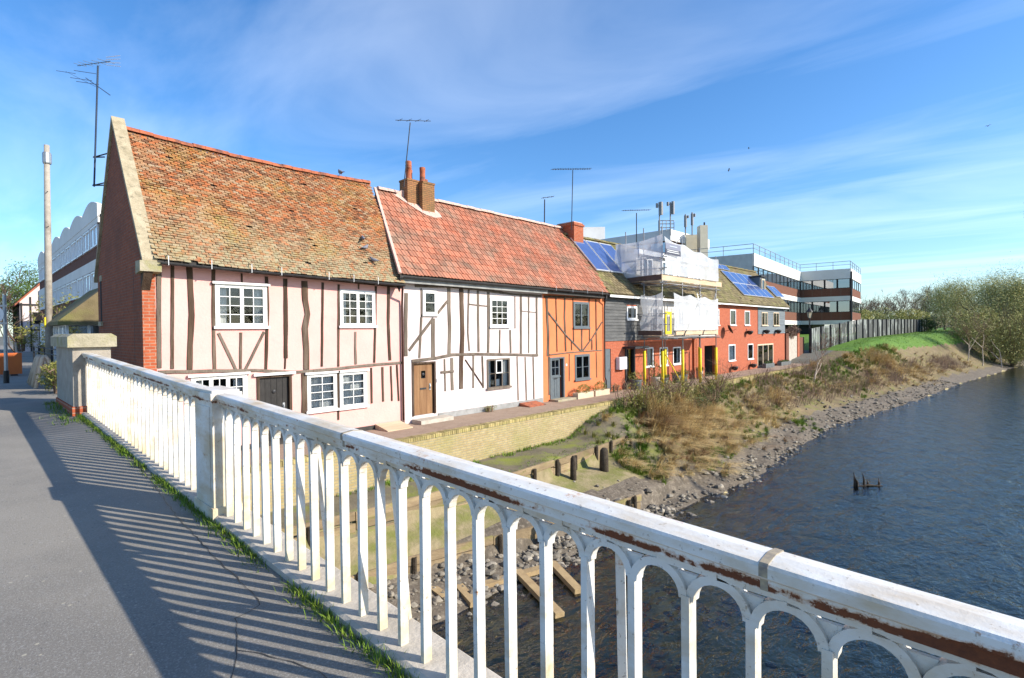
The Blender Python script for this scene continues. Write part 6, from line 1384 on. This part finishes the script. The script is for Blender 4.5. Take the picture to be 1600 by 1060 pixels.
def tree(name, label, base, h, seed, depth=5, spread=.55, bark='bark', twig='twig_far', leaf=None, nleaf=0, ls=.2, group=None, trunk_r=None, twig_r=.03, drop=0, lean=(0, 0), cat='tree', leafspread=.5):
    rg_ = random.Random(seed); t = thing(name, label, cat, base, group); mt, mw, tips = MB(), MB(), []; b = Vector(base) - Vector((0, 0, .2)); r = trunk_r or h * .022
    grow(mt, mw, b, Vector((lean[0], lean[1], 1)).normalized(), h * .33, r, depth, rg_, spread, None, twig_r, drop, .15, tips)
    if leaf: mt.add(mw.v, mw.f, 1); mt.build('trunk', [M[bark], M[twig]], t, True)
    else:
        mt.build('trunk', M[bark], t, True)
        if mw.v: mw.build('crown', M[twig], t)
    if leaf:
        m = MB()
        for _ in range(nleaf):
            p, d = rg_.choice(tips); q = p + Vector((rg_.gauss(0, leafspread), rg_.gauss(0, leafspread), rg_.gauss(0, leafspread) - drop)); a = Vector((rg_.uniform(-1, 1), rg_.uniform(-1, 1), rg_.uniform(-1, .6))).normalized(); c = a.orthogonal().normalized() * ls * .32; s_ = ls * rg_.uniform(.6, 1.4); m.add([q - c, q + a * s_ * .5, q + c, q + a * s_], [(0, 1, 3), (1, 2, 3)])
        m.build('crown', M[leaf], t)
    return t
def gpos(px, py, D): p = at_depth(px, py, D); return (p.x, p.y, tz(p.x, p.y, False) if p.y > lerp_tab(EDGE, p.x) else WL)
for k, (px, D, h) in enumerate(((1352, 118, 9), (1372, 128, 10), (1392, 122, 9), (1412, 132, 11.5), (1432, 126, 11), (1448, 112, 9.5), (1462, 118, 10), (1476, 106, 10), (1489, 112, 11))):
    b = gpos(px, 528, D); tree('bare_tree', ('leafless tree nearest the office block', 'second leafless tree from the office block', 'third leafless tree from the office block', 'tallest leafless tree beyond the fence', 'leafless tree above the right end of the fence', 'leafless tree just right of the fence end', 'leafless tree at the left of the lawn avenue', 'leafless tree in the middle of the lawn avenue', 'leafless tree at the right of the lawn avenue')[k], b, h, 40 + k, 6, .66, group='leafless trees in the park', twig_r=.04)
for k, (px, D, h, n_, lf) in enumerate(((1490, 104, 9.5, 7000, 'leaf_olive'), (1518, 94, 11, 10000, 'leaf_olive'), (1550, 82, 11.5, 17000, 'leaf_olive'), (1588, 80, 12, 17000, 'leaf_olive'), (1630, 78, 12, 14000, 'leaf_yel'))):
    b = gpos(px, 560, D); tree('willow_tree', ('olive willow farthest left, behind the lawn', 'olive willow second from the left by the lawn', 'broad olive willow overhanging the bank', 'broad pale willow nearest the right edge', 'yellow green willow cut by the right edge')[k], b, h, 70 + k, 5, .8, 'bark', 'twig', lf, int(n_ * 1.7), .22, 'willows on the river bend', .28, .035, .04, leafspread=1.0)
for k, (px, py, D, h) in enumerate(((1512, 556, 66, 6.5), (1535, 560, 66, 7.5), (1565, 566, 68, 7))):
    b = gpos(px, py, D); tree('willow_shrub', ('spindly grey shrub at the left of the river bend', 'spindly grey shrub in the middle of the river bend', 'spindly grey shrub at the right of the river bend')[k], b, h, 90 + k, 5, .5, 'bark_pale', 'twig', 'leaf_yel', 900, .2, 'spindly shrubs on the river bend', .07, .02)
WILLOW_THICKETS = ((1522, 76, 4.2, 4.5), (1552, 72, 4.5, 6), (1583, 70, 4.5, 6.5), (1612, 70, 4, 6))
# low evergreen at the end of the fence, scrub behind the fence
def bush(name, label, c, rx, ry, rz, n, ls, leaf, seed, cat='bush', twigs=0, group=None):
    rg_ = random.Random(seed); t = thing(name, label, cat, (c[0], c[1], c[2]), group); m = MB()
    for k in range(6): q = (c[0] + rg_.uniform(-.5, .5) * rx, c[1] + rg_.uniform(-.5, .5) * ry, c[2] + rz * rg_.uniform(.35, .75)); leaf_ball(m, q, rx * rg_.uniform(.45, .7), ry * rg_.uniform(.45, .7), rz * rg_.uniform(.35, .55), n // 6, ls, rg_)
    m.build('foliage', M[leaf], t); m = MB()
    for k in range(8 + twigs): a = rg_.uniform(0, 6.28); m.tube([(c[0] + .1 * math.cos(a), c[1] + .1 * math.sin(a), c[2] - .1), (c[0] + rx * .5 * math.cos(a), c[1] + ry * .5 * math.sin(a), c[2] + rz * rg_.uniform(.5, 1.0)), (c[0] + rx * .9 * math.cos(a), c[1] + ry * .9 * math.sin(a), c[2] + rz * rg_.uniform(.7, 1.5 if twigs else 1.0))], [.03, .018, .006], 4)
    m.build('stems', M['twig'], t); return t
b = gpos(1452, 531, 84); bush('evergreen_bush', 'dark evergreen bush at the right end of the grey fence', b, 1.4, 1.4, 2.1, 2200, .2, 'leaf', 3)
for k, (px, D) in enumerate(((1352, 96), (1374, 100), (1412, 104), (1425, 104))): b = gpos(px, 525, D); bush('scrub_bush', ('scrub bush next to the office block', 'second scrub bush behind the fence', 'third scrub bush behind the fence', 'scrub bush near the fence end')[k], b, 3.5, 3, 3.6, 2400, .3, 'leaf_olive', 12 + k, group='scrub behind the fence')
for k, (px, D, rx, rz) in enumerate(WILLOW_THICKETS): b = gpos(px, 565, D); bush('willow_thicket', ('leafy thicket at the left end of the river bend', 'second leafy thicket along the river bend', 'third leafy thicket along the river bend', 'leafy thicket at the right edge of the picture')[k], b, rx, 3, rz, 9000, .21, 'leaf_olive', 120 + k, twigs=60, group='thickets on the river bend')
m = MB(); mt2 = MB(); rw_ = random.Random(3)
for k in range(64):
    px = 1338 + k * 5.2 + rw_.uniform(-4, 4); D = rw_.uniform(150, 210); p = at_depth(px, 526, D); z0 = 2.4; hh = rw_.uniform(9, 14) * D / 170
    grow(mt2, m, Vector((p.x, p.y, z0)), Vector((0, 0, 1)), hh * .36, .2, 4, rw_, .6, None, .06)
m.v += []; o = mt2.build('woodland_stems', M['twig_far'], None, False, 'stuff'); o['label'] = 'far grey woodland stems beyond the park'; stuff(m, 'distant_woodland', 'twig_far', 'far leafless woodland beyond the park')
m = MB()
for k in range(90): px = 1335 + rw_.random() * 330; D = rw_.uniform(140, 230); p = at_depth(px, 526, D); leaf_ball(m, (p.x, p.y, 2.4 + 1.6), 4, 4, 2.6, 130, .7, rw_)
stuff(m, 'woodland_undergrowth', 'twig_far', 'brown undergrowth along the far edge of the park')
# shrubs on the near bank
def on_bank(px, py, D): p = at_depth(px, py, D); return (p.x, p.y, tz(p.x, p.y))
bush('bramble_bush', 'dense bramble against the brick wall beside the reeds', (20.6, 12.0, -.9), 1.5, .7, 1.5, 2600, .09, 'leaf_yel', 31, twigs=26); bush('bramble_bush', 'dark ivy clump on the end of the visible brick wall', (19.3, 12.2, -1.05), .5, .35, 1.3, 900, .08, 'leaf', 32, twigs=6)
bush('bramble_bush', 'broad olive bramble spilling from the wall top below the boarded house', (21.9, 11.9, -.7), 1.3, .8, 1.3, 2200, .085, 'leaf_yel', 35, twigs=30); bush('bramble_bush', 'pale bramble on the wall below the red brick house', (28.5, 12.0, -.55), 2.0, .7, 1.0, 2000, .09, 'leaf_yel', 36, twigs=30); bush('bramble_bush', 'dark green bramble mid slope above the long reeds', (26.0, 11.2, -.75), 1.0, .7, .9, 1300, .085, 'leaf', 37, twigs=16)
bush('bramble_bush', 'olive bramble in front of the yellow poles', (23.6, 11.9, -.6), 1.6, .8, 1.1, 2200, .09, 'leaf_yel', 33, twigs=20); bush('bramble_bush', 'glossy dark leaved bush half way down the bank', (24.2, 10.9, -.8), .5, .5, .7, 500, .10, 'leaf', 34)
for k, (u, v, h) in enumerate(((22.2, 11.6, 2.4), (25.0, 11.8, 2.3), (30.5, 11.9, 2.4), (34, 11.6, 2.2), (38, 11.2, 2.2), (41, 11.0, 2.4), (36, 10.6, 1.8), (44, 10.8, 2.4), (47.5, 10.6, 2.0))):
    tree('bare_shrub', ('bare brown shrub among the reeds nearest the wall', 'bare brown shrub below the yellow poles', 'bare brown shrub below the red house', 'first bare shrub past the pale sapling', 'second bare shrub past the pale sapling', 'third bare shrub past the pale sapling', 'low bare shrub on the slope above the mud', 'bare shrub before the lawn path', 'bare shrub last before the green lawn')[k], (u, v, tz(u, v)), h, 200 + k, 4, .75, 'twig', 'twig', None, group='bare shrubs on the bank', trunk_r=.03, twig_r=.012, cat='shrub')
    for j in range(3): pass
b = on_bank(1272, 600, 38); tree('birch_sapling', 'pale barked leafless sapling in front of the garden gate', b, 4.6, 77, 5, .5, 'bark_pale', 'twig', None, trunk_r=.06, twig_r=.014, cat='tree')
m = MB(); bt = random.Random(4)
for _ in range(5200):
    u = bt.uniform(29, 82); e = lerp_tab(EDGE, u); v = bt.uniform(e + 2.2, min(12.3, e + (9 if u < 50 else 3.8))); k = mnoise.noise((u * .3, v * .5, 12))
    if k < -.05: continue
    p = Vector((u, v, tz(u, v))); d = Vector((bt.uniform(-.5, .5), bt.uniform(-.6, .3), 1)).normalized(); h = bt.uniform(.4, 1.1); m.tube([p, p + d * h * .5 + Vector((bt.uniform(-.1, .1), 0, 0)), p + d * h], [.010, .007, .003], 3, cap=False)
stuff(m, 'bramble_stems', 'twig', 'tangle of bare brown bramble stems on the bank')
# climbing plant over the garden gate, weeds by the doors
bush('climbing_plant', 'reddish climbing plant spilling over the garden gate', (g0 + .8, VF - .1, 2.2), 1.7, .5, .9, 1500, .14, 'twig', 51, cat='plant'); bush('weed_clump', 'small green weed clump at the white wall', (FU(*cC(580, 930)), VF - .15, 0), .28, .14, .22, 200, .06, 'leaf_yel', 52, cat='weed'); bush('weed_clump', 'green weed clump by the side door of the boarded house', (uA0 + .4, VF - .35, 0), .35, .25, .35, 260, .07, 'leaf', 53, cat='weed')
# left street planting
bush('hedge_shrub', 'leafy green shrub beside the stone pier', (1.62, 15.6, deck_z(13)), .38, 1.2, .62, 2600, .075, 'leaf_yel', 61); bush('garden_shrub', 'green shrub behind the utility pole', (3.3, 33, 1.5), 1.0, 2.2, 3.0, 2600, .14, 'leaf_yel', 62); bush('low_shrub', 'yellow green low shrub beside the birch stems', (2.0, 31, 2.5), .45, .6, .8, 500, .12, 'leaf_yel', 63)
tree('birch_tree', 'slim pale stemmed birch behind the sign post', (1.75, 30, 1.5), 4.6, 81, 5, .5, 'bark_pale', 'twig', None, trunk_r=.06, twig_r=.02); tree('street_tree', 'dark tree at the far left end of the street', (3.2, 84, 1.3), 12, 82, 5, .7, 'bark', 'twig_far', 'leaf', 5000, .35, None, .3, .05)
tree('street_tree', 'second dark tree beside the half timbered house', (1.5, 78, 1.3), 9, 83, 5, .7, 'bark', 'twig_far', 'leaf', 3500, .35, None, .25, .05)
# tree on the far bank whose limb reaches into the right of the view
b = (27, -14.5, tz(27, -25)); t = tree('riverside_tree', 'tree reaching in from the right edge over the river', (27, -27, 0), 13, 84, 5, .7, 'bark', 'twig', 'leaf', 5000, .2, None, .3, .03); p = at_depth(1588, 330, 19); mt, mw, tips = MB(), MB(), []; s0_ = Vector((27, -27, 9)); pe = at_depth(1600, 318, 19); mt.tube([s0_, s0_.lerp(pe, .5) + Vector((0, 0, 1.2)), pe], [.16, .09, .03], 6)
for k in range(9): grow(mt, mw, s0_.lerp(pe, .96 + .004 * k), (p - pe + Vector((rnd.uniform(-.3, .3), rnd.uniform(-.2, .2), rnd.uniform(-.6, .5)))).normalized(), .28, .014, 2, rnd, .7, None, .008, .12, 0, tips)
mt.build('limb', M['bark'], t, True); mw.build('limb_twigs', M['twig'], t); m = MB()
for q, d in tips: leaf_ball(m, q, .1, .1, .1, 6, .06, rnd)
m.build('limb_leaves', M['leaf'], t)

# added trees, out of view, screening the bright low sky from the window panes
m = MB(); ro = random.Random(6)
for k in range(70): leaf_ball(m, (ro.uniform(-30, 170), ro.uniform(-46, -33), ro.uniform(1.5, 5.0)), 4.5, 4, 4, 90, 1.2, ro)
stuff(m, 'sky_screen_trees', 'leaf_olive', 'unseen belt of trees added on the opposite bank to screen window reflections')
